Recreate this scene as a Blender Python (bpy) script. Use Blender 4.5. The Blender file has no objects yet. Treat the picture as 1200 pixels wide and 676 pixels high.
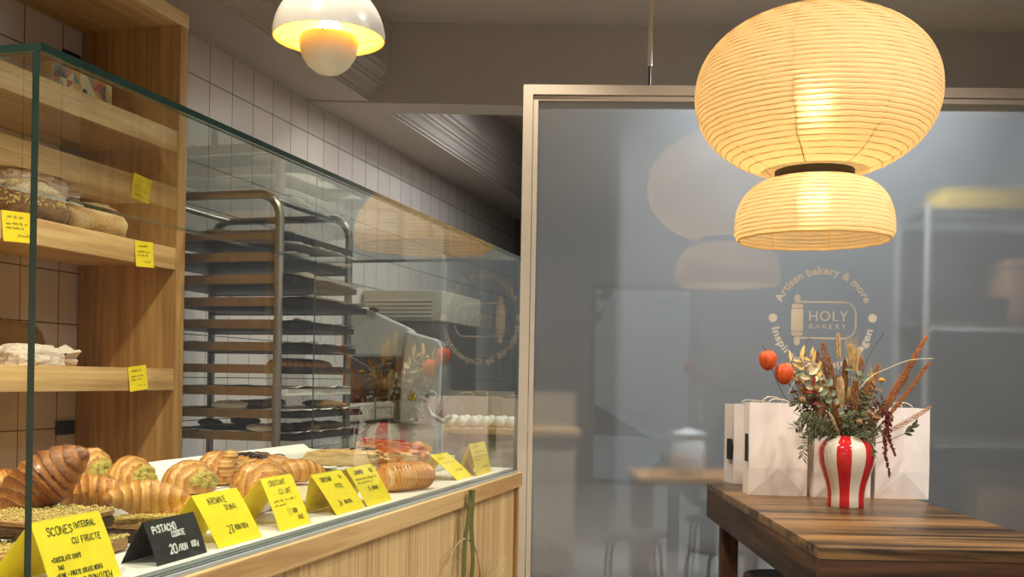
import bpy, bmesh, math, random
from mathutils import Vector, Matrix, Euler, noise
R = math.radians
PI = math.pi
random.seed(7)
SC = bpy.context.scene
COL = SC.collection

# ------------------------------------------------------------------ camera model (level lens with vertical shift)
F, CX, CY, RHO, CAMH = 1200.0, 600.0, 444.0, R(1.0), 1.19
_s, _c = math.sin(RHO), math.cos(RHO)
def n2(px, py):
    dx, dy = px - CX, py - CY
    return (dx * _c + dy * _s) / F, (dx * _s - dy * _c) / F
def at(px, py, d):
    a, b = n2(px, py)
    return Vector((a * d, d, CAMH + b * d))
def atz(px, py, z):
    a, b = n2(px, py)
    d = (z - CAMH) / b
    return Vector((a * d, d, z))
cam_d = bpy.data.cameras.new('camera')
cam = bpy.data.objects.new('camera', cam_d)
COL.objects.link(cam)
cam_d.sensor_fit = 'HORIZONTAL'
cam_d.sensor_width = 36.0
cam_d.lens = 36.0
cam_d.shift_y = (CY - 338.0) / 1200.0
cam_d.clip_start = 0.05
cam.matrix_world = Matrix.Translation((0, 0, CAMH)) @ Matrix.Rotation(R(90), 4, 'X') @ Matrix.Rotation(RHO, 4, 'Z')
SC.camera = cam

# counter frame: +x towards the customer, +y away along the counter, origin at the far front corner of the deck
TH = R(15.9)
ROTC = -TH
DECK = 0.952
ORG = Vector((0.0179, 2.75, 0.0))
MC = Matrix.Translation(ORG) @ Matrix.Rotation(ROTC, 4, 'Z')
MCI = MC.inverted()
def cw(x, y, z): return MC @ Vector((x, y, z))
def onplane(px, py, x):       # ray with the counter-frame plane x = const
    a, b = n2(px, py)
    o = MCI @ Vector((0, 0, CAMH)); p = MCI @ Vector((a, 1, CAMH + b))
    t = (x - o.x) / (p.x - o.x)
    return o + (p - o) * t

# ------------------------------------------------------------------ materials
def lin(c):
    return tuple(((v / 255.0) / 12.92 if v / 255.0 <= 0.04045 else ((v / 255.0 + 0.055) / 1.055) ** 2.4) for v in c)
def newmat(name):
    m = bpy.data.materials.new(name); m.use_nodes = True
    nt = m.node_tree; nt.nodes.clear()
    out = nt.nodes.new('ShaderNodeOutputMaterial')
    return m, nt, out
def N(nt, typ, **kw):
    n = nt.nodes.new(typ)
    for k, v in kw.items():
        if k in n.inputs: n.inputs[k].default_value = v
        else: setattr(n, k, v)
    return n
def L(nt, a, b): nt.links.new(a, b)
def ramp(nt, stops):
    r = nt.nodes.new('ShaderNodeValToRGB'); e = r.color_ramp.elements
    while len(e) > 1: e.remove(e[-1])
    e[0].position = stops[0][0]; e[0].color = (*stops[0][1], 1)
    for p, c in stops[1:]:
        x = e.new(p); x.color = (*c, 1)
    return r
def pbr(name, rgb, rough=0.5, metal=0.0, spec=0.5, var=0.08, vscale=20, bump=0.0, bscale=60, coat=0.0, sss=0.0, coord='Object'):
    m, nt, out = newmat(name)
    b = N(nt, 'ShaderNodeBsdfPrincipled'); b.inputs['Roughness'].default_value = rough
    b.inputs['Metallic'].default_value = metal; b.inputs['Specular IOR Level'].default_value = spec
    b.inputs['Coat Weight'].default_value = coat
    c = lin(rgb)
    tc = N(nt, 'ShaderNodeTexCoord')
    ns = N(nt, 'ShaderNodeTexNoise'); ns.inputs['Scale'].default_value = vscale; ns.inputs['Detail'].default_value = 4
    L(nt, tc.outputs[coord], ns.inputs['Vector'])
    r = ramp(nt, [(0.3, tuple(max(0, v * (1 - var)) for v in c)), (0.7, tuple(min(1, v * (1 + var)) for v in c))])
    L(nt, ns.outputs['Fac'], r.inputs['Fac']); L(nt, r.outputs['Color'], b.inputs['Base Color'])
    if bump:
        n3 = N(nt, 'ShaderNodeTexNoise'); n3.inputs['Scale'].default_value = bscale; n3.inputs['Detail'].default_value = 5
        L(nt, tc.outputs[coord], n3.inputs['Vector'])
        bp = N(nt, 'ShaderNodeBump'); bp.inputs['Strength'].default_value = bump; bp.inputs['Distance'].default_value = 0.004
        L(nt, n3.outputs['Fac'], bp.inputs['Height']); L(nt, bp.outputs['Normal'], b.inputs['Normal'])
    L(nt, b.outputs['BSDF'], out.inputs['Surface'])
    return m
def wood(name, light, dark, axis, rough=0.45, fine=38.0, along=1.6, contrast=(0.3, 0.72), spec=0.35, plank=None):
    m, nt, out = newmat(name)
    b = N(nt, 'ShaderNodeBsdfPrincipled'); b.inputs['Roughness'].default_value = rough; b.inputs['Specular IOR Level'].default_value = spec
    tc = N(nt, 'ShaderNodeTexCoord'); mp = N(nt, 'ShaderNodeMapping')
    sc = [fine, fine, fine]; sc['xyz'.index(axis)] = along
    mp.inputs['Scale'].default_value = sc
    L(nt, tc.outputs['Object'], mp.inputs['Vector'])
    n1 = N(nt, 'ShaderNodeTexNoise'); n1.inputs['Scale'].default_value = 1.0; n1.inputs['Detail'].default_value = 6; n1.inputs['Roughness'].default_value = 0.65; n1.inputs['Distortion'].default_value = 0.4
    L(nt, mp.outputs['Vector'], n1.inputs['Vector'])
    mp2 = N(nt, 'ShaderNodeMapping'); sc2 = [fine * .18] * 3; sc2['xyz'.index(axis)] = along * .5
    mp2.inputs['Scale'].default_value = sc2; L(nt, tc.outputs['Object'], mp2.inputs['Vector'])
    n2_ = N(nt, 'ShaderNodeTexNoise'); n2_.inputs['Scale'].default_value = 1.0; n2_.inputs['Detail'].default_value = 3
    L(nt, mp2.outputs['Vector'], n2_.inputs['Vector'])
    mx = N(nt, 'ShaderNodeMath', operation='MULTIPLY_ADD'); mx.inputs[1].default_value = 0.62
    L(nt, n1.outputs['Fac'], mx.inputs[0])
    m2 = N(nt, 'ShaderNodeMath', operation='MULTIPLY'); m2.inputs[1].default_value = 0.38
    L(nt, n2_.outputs['Fac'], m2.inputs[0]); L(nt, m2.outputs[0], mx.inputs[2])
    mid = tuple((a + c) / 2 for a, c in zip(lin(light), lin(dark)))
    r = ramp(nt, [(contrast[0], lin(dark)), ((contrast[0] + contrast[1]) / 2, mid), (contrast[1], lin(light))])
    L(nt, mx.outputs[0], r.inputs['Fac']); L(nt, r.outputs['Color'], b.inputs['Base Color'])
    bp = N(nt, 'ShaderNodeBump'); bp.inputs['Strength'].default_value = 0.15; bp.inputs['Distance'].default_value = 0.002
    L(nt, n1.outputs['Fac'], bp.inputs['Height']); L(nt, bp.outputs['Normal'], b.inputs['Normal'])
    L(nt, b.outputs['BSDF'], out.inputs['Surface'])
    return m
def clear_glass(name, tint=(0.93, 0.96, 0.94), ior=1.5, extra=0.0):
    m, nt, out = newmat(name)
    lw = N(nt, 'ShaderNodeLayerWeight'); lw.inputs['Blend'].default_value = 0.5
    rr = ramp(nt, [(0.0, (0.065,) * 3), (0.3, (0.075,) * 3), (0.5, (0.13,) * 3), (0.65, (0.29,) * 3), (0.75, (0.30,) * 3), (0.85, (0.38,) * 3), (0.92, (0.6,) * 3), (1.0, (1,) * 3)])
    L(nt, lw.outputs['Facing'], rr.inputs['Fac'])
    gl = N(nt, 'ShaderNodeBsdfGlossy'); gl.inputs['Roughness'].default_value = 0.0; gl.inputs['Color'].default_value = (1, 1, 1, 1)
    tr = N(nt, 'ShaderNodeBsdfTransparent'); tr.inputs['Color'].default_value = (*tint, 1)
    geo = N(nt, 'ShaderNodeNewGeometry'); fb = N(nt, 'ShaderNodeMath', operation='SUBTRACT'); fb.inputs[0].default_value = 1.0
    L(nt, geo.outputs['Backfacing'], fb.inputs[1])
    fm = N(nt, 'ShaderNodeMath', operation='MULTIPLY'); L(nt, rr.outputs['Color'], fm.inputs[0]); L(nt, fb.outputs[0], fm.inputs[1])
    mx = N(nt, 'ShaderNodeMixShader')      # the ramp holds the reflection of both pane surfaces together
    L(nt, fm.outputs[0], mx.inputs[0]); L(nt, tr.outputs[0], mx.inputs[1]); L(nt, gl.outputs[0], mx.inputs[2])
    L(nt, mx.outputs[0], out.inputs['Surface'])
    return m
def frosted(name):
    m, nt, out = newmat(name)
    lw = N(nt, 'ShaderNodeLayerWeight'); lw.inputs['Blend'].default_value = 0.5
    rr = ramp(nt, [(0.0, (0.15,) * 3), (0.5, (0.16,) * 3), (0.75, (0.22,) * 3), (0.92, (0.45,) * 3), (1.0, (1,) * 3)])
    L(nt, lw.outputs['Facing'], rr.inputs['Fac'])
    gl = N(nt, 'ShaderNodeBsdfGlossy'); gl.inputs['Roughness'].default_value = 0.0
    di = N(nt, 'ShaderNodeBsdfDiffuse'); di.inputs['Color'].default_value = (0.36, 0.365, 0.355, 1)
    tl = N(nt, 'ShaderNodeBsdfTranslucent'); tl.inputs['Color'].default_value = (0.52, 0.545, 0.56, 1)
    rf = N(nt, 'ShaderNodeBsdfRefraction'); rf.inputs['IOR'].default_value = 1.08; rf.inputs['Roughness'].default_value = 0.40; rf.inputs['Color'].default_value = (0.86, 0.88, 0.9, 1)
    a = N(nt, 'ShaderNodeMixShader'); a.inputs[0].default_value = 0.5
    L(nt, di.outputs[0], a.inputs[1]); L(nt, tl.outputs[0], a.inputs[2])
    b = N(nt, 'ShaderNodeMixShader'); b.inputs[0].default_value = 0.62
    L(nt, a.outputs[0], b.inputs[1]); L(nt, rf.outputs[0], b.inputs[2])
    mx = N(nt, 'ShaderNodeMixShader')
    L(nt, rr.outputs['Color'], mx.inputs[0]); L(nt, b.outputs[0], mx.inputs[1]); L(nt, gl.outputs[0], mx.inputs[2])
    L(nt, mx.outputs[0], out.inputs['Surface'])
    return m
def see_through(name):
    m, nt, out = newmat(name)
    tr = N(nt, 'ShaderNodeBsdfTransparent'); tr.inputs['Color'].default_value = (0.97, 0.98, 0.98, 1)
    L(nt, tr.outputs[0], out.inputs['Surface']); return m
def paper_shade(name, col):
    m, nt, out = newmat(name)
    tc = N(nt, 'ShaderNodeTexCoord'); ns = N(nt, 'ShaderNodeTexNoise'); ns.inputs['Scale'].default_value = 26; ns.inputs['Detail'].default_value = 6
    L(nt, tc.outputs['Object'], ns.inputs['Vector'])
    c = col
    r = ramp(nt, [(0.3, tuple(v * .88 for v in c)), (0.7, c)]); L(nt, ns.outputs['Fac'], r.inputs['Fac'])
    di = N(nt, 'ShaderNodeBsdfDiffuse'); tl = N(nt, 'ShaderNodeBsdfTranslucent')
    di.inputs['Color'].default_value = (0.75, 0.68, 0.52, 1)
    L(nt, r.outputs['Color'], tl.inputs['Color'])
    rf = N(nt, 'ShaderNodeBsdfRefraction'); rf.inputs['IOR'].default_value = 1.3; rf.inputs['Roughness'].default_value = 0.5
    rf.inputs['Color'].default_value = (1, 0.9, 0.6, 1)
    a = N(nt, 'ShaderNodeMixShader'); a.inputs[0].default_value = 0.62
    L(nt, di.outputs[0], a.inputs[1]); L(nt, tl.outputs[0], a.inputs[2])
    b = N(nt, 'ShaderNodeMixShader'); b.inputs[0].default_value = 0.035
    L(nt, a.outputs[0], b.inputs[1]); L(nt, rf.outputs[0], b.inputs[2])
    L(nt, b.outputs[0], out.inputs['Surface']); return m
def emit(name, rgb, s):
    m, nt, out = newmat(name)
    e = N(nt, 'ShaderNodeEmission'); e.inputs['Color'].default_value = (*rgb, 1); e.inputs['Strength'].default_value = s
    L(nt, e.outputs[0], out.inputs['Surface']); return m
def crust(name, stops, rough=0.30, coat=0.4, bump=0.6, nscale=240, dust=0.0, nmix=0.45):
    """baked crust: the colour follows the 'tone' attribute (baked into each fold) plus noise"""
    m, nt, out = newmat(name)
    b = N(nt, 'ShaderNodeBsdfPrincipled'); b.inputs['Roughness'].default_value = rough; b.inputs['Coat Weight'].default_value = coat; b.inputs['Coat Roughness'].default_value = 0.25
    b.inputs['Specular IOR Level'].default_value = 0.4
    at_ = N(nt, 'ShaderNodeAttribute', attribute_name='tone')
    tc = N(nt, 'ShaderNodeTexCoord'); ns = N(nt, 'ShaderNodeTexNoise'); ns.inputs['Scale'].default_value = nscale; ns.inputs['Detail'].default_value = 8; ns.inputs['Roughness'].default_value = 0.75; ns.inputs['Distortion'].default_value = 0.8
    L(nt, tc.outputs['Object'], ns.inputs['Vector'])
    s1 = N(nt, 'ShaderNodeMath', operation='SUBTRACT'); s1.inputs[1].default_value = 0.5; L(nt, ns.outputs['Fac'], s1.inputs[0])
    s2 = N(nt, 'ShaderNodeMath', operation='MULTIPLY_ADD'); s2.inputs[1].default_value = nmix * 3.2; L(nt, s1.outputs[0], s2.inputs[0]); L(nt, at_.outputs['Fac'], s2.inputs[2])
    r = ramp(nt, [(p, lin(c)) for p, c in stops]); L(nt, s2.outputs[0], r.inputs['Fac'])
    colr = r.outputs['Color']
    if dust:
        n5 = N(nt, 'ShaderNodeTexNoise'); n5.inputs['Scale'].default_value = 120; n5.inputs['Detail'].default_value = 8
        L(nt, tc.outputs['Object'], n5.inputs['Vector'])
        r5 = ramp(nt, [(0.5 - dust * .2, (0, 0, 0)), (0.62, (0.85,) * 3)]); L(nt, n5.outputs['Fac'], r5.inputs['Fac'])
        mx = N(nt, 'ShaderNodeMixRGB'); L(nt, r5.outputs['Color'], mx.inputs[0]); L(nt, colr, mx.inputs[1]); mx.inputs[2].default_value = (*lin((238, 214, 170)), 1)
        colr = mx.outputs[0]
    L(nt, colr, b.inputs['Base Color'])
    bp = N(nt, 'ShaderNodeBump'); bp.inputs['Strength'].default_value = bump; bp.inputs['Distance'].default_value = 0.003
    L(nt, ns.outputs['Fac'], bp.inputs['Height']); L(nt, bp.outputs['Normal'], b.inputs['Normal'])
    L(nt, b.outputs['BSDF'], out.inputs['Surface'])
    return m
def tiles(name):
    m, nt, out = newmat(name)
    tc = N(nt, 'ShaderNodeTexCoord'); sp = N(nt, 'ShaderNodeSeparateXYZ'); cb = N(nt, 'ShaderNodeCombineXYZ')
    L(nt, tc.outputs['Object'], sp.inputs[0]); L(nt, sp.outputs['Y'], cb.inputs[0]); L(nt, sp.outputs['Z'], cb.inputs[1])
    br = N(nt, 'ShaderNodeTexBrick', offset=0.0, squash=1.0)
    br.inputs['Scale'].default_value = 1.0; br.inputs['Brick Width'].default_value = 0.2; br.inputs['Row Height'].default_value = 0.2
    br.inputs['Mortar Size'].default_value = 0.0022; br.inputs['Mortar Smooth'].default_value = 0.0; br.inputs['Bias'].default_value = -0.3
    br.inputs['Color1'].default_value = (*lin((214, 204, 194)), 1); br.inputs['Color2'].default_value = (*lin((205, 194, 184)), 1); br.inputs['Mortar'].default_value = (*lin((50, 45, 42)), 1)
    L(nt, cb.outputs[0], br.inputs['Vector'])
    b = N(nt, 'ShaderNodeBsdfPrincipled'); b.inputs['Roughness'].default_value = 0.38; b.inputs['Specular IOR Level'].default_value = 0.3
    L(nt, br.outputs['Color'], b.inputs['Base Color'])
    bp = N(nt, 'ShaderNodeBump', invert=True); bp.inputs['Strength'].default_value = 0.4; bp.inputs['Distance'].default_value = 0.002
    L(nt, br.outputs['Fac'], bp.inputs['Height']); L(nt, bp.outputs['Normal'], b.inputs['Normal'])
    L(nt, b.outputs['BSDF'], out.inputs['Surface']); return m

M = {}
M['oak_z'] = wood('oak_upright', (212, 170, 108), (164, 122, 70), 'z', contrast=(0.38, 0.62))
M['oak_y'] = wood('oak_lengthwise', (230, 196, 138), (194, 154, 100), 'y', contrast=(0.42, 0.58))
M['oak_x'] = wood('oak_crosswise', (220, 182, 120), (180, 138, 82), 'x', contrast=(0.42, 0.58))
M['veneer'] = wood('oak_veneer', (236, 206, 150), (198, 162, 110), 'z', fine=170, along=0.8, contrast=(0.41, 0.59))
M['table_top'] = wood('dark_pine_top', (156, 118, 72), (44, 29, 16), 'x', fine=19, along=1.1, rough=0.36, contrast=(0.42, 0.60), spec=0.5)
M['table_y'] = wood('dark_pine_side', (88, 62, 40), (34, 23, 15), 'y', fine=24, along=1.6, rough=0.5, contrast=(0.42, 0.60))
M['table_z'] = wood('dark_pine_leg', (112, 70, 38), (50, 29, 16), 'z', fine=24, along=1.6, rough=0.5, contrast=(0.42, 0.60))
M['tile'] = tiles('white_wall_tiles')
M['glass'] = clear_glass('case_glass')
M['glass_edge'] = pbr('green_glass_edge', (34, 58, 52), rough=0.12, spec=0.8, var=0.2)
M['frosted'] = frosted('frosted_glass'); M['film_back'] = see_through('glass_back_face')
M['ceiling'] = pbr('grey_ceiling_paint', (184, 175, 164), rough=0.9, var=0.03, vscale=3)
M['grey_wall'] = pbr('grey_wall_paint', (128, 128, 128), rough=0.85, var=0.05, vscale=3)
M['blue_wall'] = pbr('blue_grey_wall_paint', (122, 124, 122), rough=0.85, var=0.05, vscale=3)
M['white_wall'] = pbr('off_white_wall_paint', (200, 194, 186), rough=0.85, var=0.04, vscale=3)
M['floor'] = pbr('grey_floor', (150, 146, 140), rough=0.4, var=0.12, vscale=5, coord='Object')
M['frame'] = pbr('cream_painted_metal', (206, 196, 182), rough=0.45, var=0.02)
M['white'] = pbr('white_laminate', (232, 230, 226), rough=0.35, var=0.02)
M['white_metal'] = pbr('white_enamel', (226, 224, 220), rough=0.25, var=0.02)
M['steel'] = pbr('brushed_steel', (168, 166, 160), rough=0.32, metal=1.0, var=0.1, vscale=60)
M['rail_steel'] = pbr('brass_toned_rail', (150, 126, 84), rough=0.42, metal=0.75, var=0.15, vscale=30)
M['alu'] = pbr('aluminium_channel', (176, 186, 188), rough=0.35, metal=0.0, var=0.05)
M['dark_tray'] = pbr('dark_baking_steel', (48, 46, 44), rough=0.45, metal=0.6, var=0.25, vscale=30)
M['parchment'] = pbr('parchment', (228, 226, 220), rough=0.7, var=0.04, bump=0.2)
M['black'] = pbr('black_plastic', (24, 24, 25), rough=0.45, var=0.1)
M['black_metal'] = pbr('black_metal', (30, 29, 28), rough=0.4, metal=0.3, var=0.1)
M['yellow'] = pbr('yellow_card', (248, 226, 36), rough=0.75, var=0.04, vscale=40)
M['blackcard'] = pbr('black_card', (40, 40, 42), rough=0.7, var=0.1, vscale=40)
M['ink'] = pbr('black_ink', (34, 30, 14), rough=0.6, var=0.0)
M['chalk'] = pbr('white_chalk_marker', (236, 236, 232), rough=0.7, var=0.05)
M['paper_bag'] = pbr('white_paper', (238, 230, 226), rough=0.7, var=0.02, vscale=6, bump=0.05, bscale=30)
M['paper_crumple'] = pbr('crumpled_white_paper', (226, 216, 202), rough=0.6, var=0.05)
M['kraft'] = pbr('brown_kraft_paper', (140, 104, 70), rough=0.7, var=0.1, vscale=15)
M['cord'] = pbr('white_twisted_paper', (226, 214, 198), rough=0.8, var=0.1, vscale=200)
M['red'] = pbr('red_glaze', (196, 34, 38), rough=0.12, coat=0.6, var=0.04)
M['cream_glaze'] = pbr('cream_glaze', (222, 212, 192), rough=0.12, coat=0.6, var=0.03)
M['shade_paper'] = paper_shade('rice_paper', (0.97, 0.79, 0.46))
M['wire'] = pbr('rice_paper_rib', (220, 184, 116), rough=0.8, var=0.05)
M['dark_collar'] = pbr('dark_bronze_collar', (62, 54, 44), rough=0.5, var=0.1)
M['bulb'] = emit('lit_bulb', (1.0, 0.78, 0.42), 26.0)
M['logo'] = pbr('cream_vinyl', (250, 240, 220), rough=0.6, var=0.0)
M['lamp_white'] = pbr('white_lacquer', (228, 226, 220), rough=0.25, var=0.01)
M['lining_glow'] = pbr('lining_glow_lacquer', (250, 205, 90), rough=0.35, var=0.02)  # yellow of the bulb's bounced light is put into the lining colour
G1 = [(0.0, (100, 50, 14)), (0.3, (162, 94, 30)), (0.6, (210, 144, 60)), (1.0, (240, 196, 116))]
M['croissant_dark'] = crust('deep_baked_crust', [(0, (84, 42, 16)), (.35, (138, 76, 30)), (.65, (186, 118, 54)), (1, (222, 168, 96))])
M['croissant'] = crust('golden_crust', G1)
M['croissant_pale'] = crust('pale_flaky_crust', [(0, (130, 72, 22)), (.35, (194, 126, 50)), (.65, (226, 170, 88)), (1, (242, 208, 142))], nmix=0.26)
M['layered'] = crust('layered_dough', [(0, (108, 58, 18)), (.4, (186, 118, 46)), (.7, (224, 170, 88)), (1, (242, 208, 142))], nmix=0.2)
M['bread_crumb'] = crust('open_crumb', [(0, (150, 104, 54)), (.4, (204, 164, 104)), (.7, (230, 200, 144)), (1, (242, 222, 178))], coat=0.0, rough=0.7, bump=0.9, nscale=300)
M['focaccia'] = crust('oiled_focaccia_crust', [(0, (150, 84, 34)), (.4, (206, 144, 74)), (.7, (230, 184, 112)), (1, (242, 214, 156))], bump=0.6)
M['tomato'] = crust('tomato_crust', [(0, (136, 54, 24)), (.4, (184, 92, 44)), (.7, (214, 148, 82)), (1, (234, 196, 130))], bump=0.6)
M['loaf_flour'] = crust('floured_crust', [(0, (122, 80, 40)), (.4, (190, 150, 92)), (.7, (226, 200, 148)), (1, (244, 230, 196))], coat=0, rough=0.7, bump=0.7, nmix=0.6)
M['loaf_dark'] = crust('rye_crust', [(0, (70, 48, 30)), (.5, (128, 98, 66)), (1, (196, 164, 118))], coat=0, rough=0.8, bump=0.8, nmix=0.7, nscale=300)
M['pistachio'] = pbr('pistachio_cream', (190, 172, 84), rough=0.5, var=0.4, vscale=420, bump=0.6, bscale=500)
M['crumbs'] = pbr('chopped_pistachio', (198, 178, 104), rough=0.75, var=0.5, vscale=300)
M['choc'] = pbr('brownie_crumb', (66, 42, 26), rough=0.6, var=0.35, vscale=300, bump=0.8, bscale=350)
M['tan_crumb'] = pbr('cookie_crumb', (170, 130, 84), rough=0.7, var=0.25, vscale=260, bump=0.7, bscale=300)
M['olive'] = pbr('black_olive', (34, 22, 24), rough=0.25, var=0.2)
M['seed'] = pbr('pumpkin_seed', (204, 182, 120), rough=0.6, var=0.2, vscale=90)
M['dough'] = pbr('raw_dough', (222, 216, 194), rough=0.6, var=0.04, sss=0.1)

# ------------------------------------------------------------------ mesh builder
class MB:
    def __init__(s): s.v = []; s.f = []; s.m = []; s.t = []
    def add(s, vs, fs, mi=0, tone=None):
        o = len(s.v); s.v += [Vector(p) for p in vs]
        s.t += (tone if tone else [0.5] * len(vs))
        for f in fs: s.f.append([i + o for i in f]); s.m.append(mi)
        return o
    def box(s, lo, hi, mi=0, mat=None):
        x0, y0, z0 = lo; x1, y1, z1 = hi
        vs = [Vector(p) for p in ((x0, y0, z0), (x1, y0, z0), (x1, y1, z0), (x0, y1, z0), (x0, y0, z1), (x1, y0, z1), (x1, y1, z1), (x0, y1, z1))]
        if mat: vs = [mat @ p for p in vs]
        s.add(vs, [(3, 2, 1, 0), (4, 5, 6, 7), (0, 1, 5, 4), (1, 2, 6, 5), (2, 3, 7, 6), (3, 0, 4, 7)], mi)
        return s
    def rbox(s, lo, hi, r, mi=0, mat=None, seg=2):
        bm = bmesh.new(); bmesh.ops.create_cube(bm, size=1)
        for v in bm.verts:
            v.co = Vector([lo[i] + (v.co[i] + .5) * (hi[i] - lo[i]) for i in range(3)])
        bmesh.ops.bevel(bm, geom=bm.edges[:], offset=r, segments=seg, affect='EDGES', profile=0.5)
        bm.verts.index_update()
        vs = [(mat @ v.co) if mat else v.co.copy() for v in bm.verts]
        s.add(vs, [[v.index for v in f.verts] for f in bm.faces], mi); bm.free(); return s
    def tube(s, pts, r, seg=8, mi=0, cap=True, tone=None):
        pts = [Vector(p) for p in pts]; n = len(pts)
        rs = r if isinstance(r, (list, tuple)) else [r] * n
        vs = []; up = None
        for i, p in enumerate(pts):
            d = (pts[min(i + 1, n - 1)] - pts[max(i - 1, 0)])
            if d.length < 1e-9: d = Vector((0, 0, 1))
            d.normalize()
            if up is None:
                up = Vector((0, 0, 1)) if abs(d.z) < .9 else Vector((1, 0, 0))
            a = d.cross(up)
            if a.length < 1e-6: a = d.orthogonal()
            a.normalize(); b = d.cross(a).normalized(); up = -b
            up = a.cross(d).normalized()
            for k in range(seg):
                t = 2 * PI * k / seg
                vs.append(p + (a * math.cos(t) + up * math.sin(t)) * rs[i])
        fs = []
        for i in range(n - 1):
            for k in range(seg):
                k2 = (k + 1) % seg
                fs.append((i * seg + k, i * seg + k2, (i + 1) * seg + k2, (i + 1) * seg + k))
        if cap:
            fs.append(tuple(range(seg - 1, -1, -1))); fs.append(tuple((n - 1) * seg + k for k in range(seg)))
        s.add(vs, fs, mi, tone); return s
    def lathe(s, prof, seg=48, mi=0, c=(0, 0, 0), mfun=None, closed=False):
        c = Vector(c); n = len(prof); vs = []
        for r, z in prof:
            for k in range(seg):
                t = 2 * PI * k / seg
                vs.append(c + Vector((r * math.cos(t), r * math.sin(t), z)))
        o = s.add(vs, [], mi)
        for i in range(n - 1 if not closed else n):
            i2 = (i + 1) % n
            for k in range(seg):
                k2 = (k + 1) % seg
                s.f.append([o + i * seg + k, o + i * seg + k2, o + i2 * seg + k2, o + i2 * seg + k]); s.m.append(mfun(k) if mfun else mi)
        return s
    def blob(s, c, rad, nu=16, nv=10, mi=0, amp=0.0, sc=20, seed=0, mat=None, fn=None, tonef=None, cut=None):
        vs = []; tn = []
        for j in range(nv + 1):
            ph = -PI / 2 + PI * j / nv
            for i in range(nu):
                th = 2 * PI * i / nu
                d = Vector((math.cos(ph) * math.cos(th), math.cos(ph) * math.sin(th), math.sin(ph)))
                k = 1.0
                if fn: k *= fn(d)
                if amp: k += amp * noise.noise(d * sc + Vector((seed * 7.3, seed * 3.1, seed)))
                p = Vector((d.x * rad[0] * k, d.y * rad[1] * k, d.z * rad[2] * k))
                if cut is not None and p.z < cut: p.z = cut
                tn.append(tonef(d, p) if tonef else 0.5)
                p += Vector(c)
                vs.append(mat @ p if mat else p)
        fs = []
        for j in range(nv):
            for i in range(nu):
                i2 = (i + 1) % nu
                fs.append((j * nu + i, j * nu + i2, (j + 1) * nu + i2, (j + 1) * nu + i))
        s.add(vs, fs, mi, tn); return s
    def grid(s, fn, nu, nv, mi=0, tonef=None, closeu=False):
        vs = []; tn = []
        for j in range(nv + 1):
            for i in range(nu + (0 if closeu else 1)):
                p = fn(i / nu, j / nv); vs.append(p); tn.append(tonef(i / nu, j / nv) if tonef else .5)
        w = nu if closeu else nu + 1; fs = []
        for j in range(nv):
            for i in range(nu):
                i2 = (i + 1) % w
                fs.append((j * w + i, j * w + i2, (j + 1) * w + i2, (j + 1) * w + i))
        s.add(vs, fs, mi, tn); return s
    def prism(s, poly, lo, hi, axis='y', mi=0, mat=None):
        n = len(poly)
        def P(a, b, h): return Vector((a, h, b)) if axis == 'y' else (Vector((h, a, b)) if axis == 'x' else Vector((a, b, h)))
        vs = [P(a, b, lo) for a, b in poly] + [P(a, b, hi) for a, b in poly]
        if mat: vs = [mat @ v for v in vs]
        fs = [tuple(range(n)), tuple(range(2 * n - 1, n - 1, -1))] + [(i, i + n, (i + 1) % n + n, (i + 1) % n) for i in range(n)]
        s.add(vs, fs, mi); return s
    def build(s, name, mats, parent=None, smooth=True, angle=35, loc=None):
        me = bpy.data.meshes.new(name)
        me.from_pydata([tuple(v) for v in s.v], [], s.f); me.update()
        if not isinstance(mats, (list, tuple)): mats = [mats]
        for m in mats: me.materials.append(m)
        me.polygons.foreach_set('material_index', s.m)
        a = me.attributes.new('tone', 'FLOAT', 'POINT'); a.data.foreach_set('value', [float(t) for t in s.t])
        bm = bmesh.new(); bm.from_mesh(me); bmesh.ops.recalc_face_normals(bm, faces=bm.faces[:]); bm.to_mesh(me); bm.free()
        if smooth:
            me.polygons.foreach_set('use_smooth', [True] * len(me.polygons))
            try: me.set_sharp_from_angle(angle=R(angle))
            except Exception: pass
        o = bpy.data.objects.new(name, me); COL.objects.link(o)
        if parent: o.parent = parent
        if loc is not None: o.location = loc
        return o
def thing(name, label, cat, loc=(0, 0, 0), rz=0, group=None, M4=None):
    o = bpy.data.objects.new(name, None); COL.objects.link(o); o.empty_display_size = .05
    if M4 is not None: o.matrix_world = M4
    else: o.location = loc; o.rotation_euler = (0, 0, rz)
    o['label'] = label; o['category'] = cat
    if group: o['group'] = group
    return o
def tag(o, label, cat, group=None, kind=None):
    o['label'] = label; o['category'] = cat
    if group: o['group'] = group
    if kind: o['kind'] = kind
    return o
def struct(o): o['kind'] = 'structure'; return o
def light(kind, name, loc, energy, col=(1, 1, 1), **kw):
    d = bpy.data.lights.new(name, kind); d.energy = energy; d.color = col
    for k, v in kw.items():
        if k not in ('rot', 'target'): setattr(d, k, v)
    o = bpy.data.objects.new(name, d); COL.objects.link(o); o.location = loc
    if 'rot' in kw: o.rotation_euler = kw['rot']
    if 'target' in kw: o.rotation_euler = (Vector(kw['target']) - Vector(loc)).to_track_quat('-Z', 'Y').to_euler()
    return o

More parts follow.
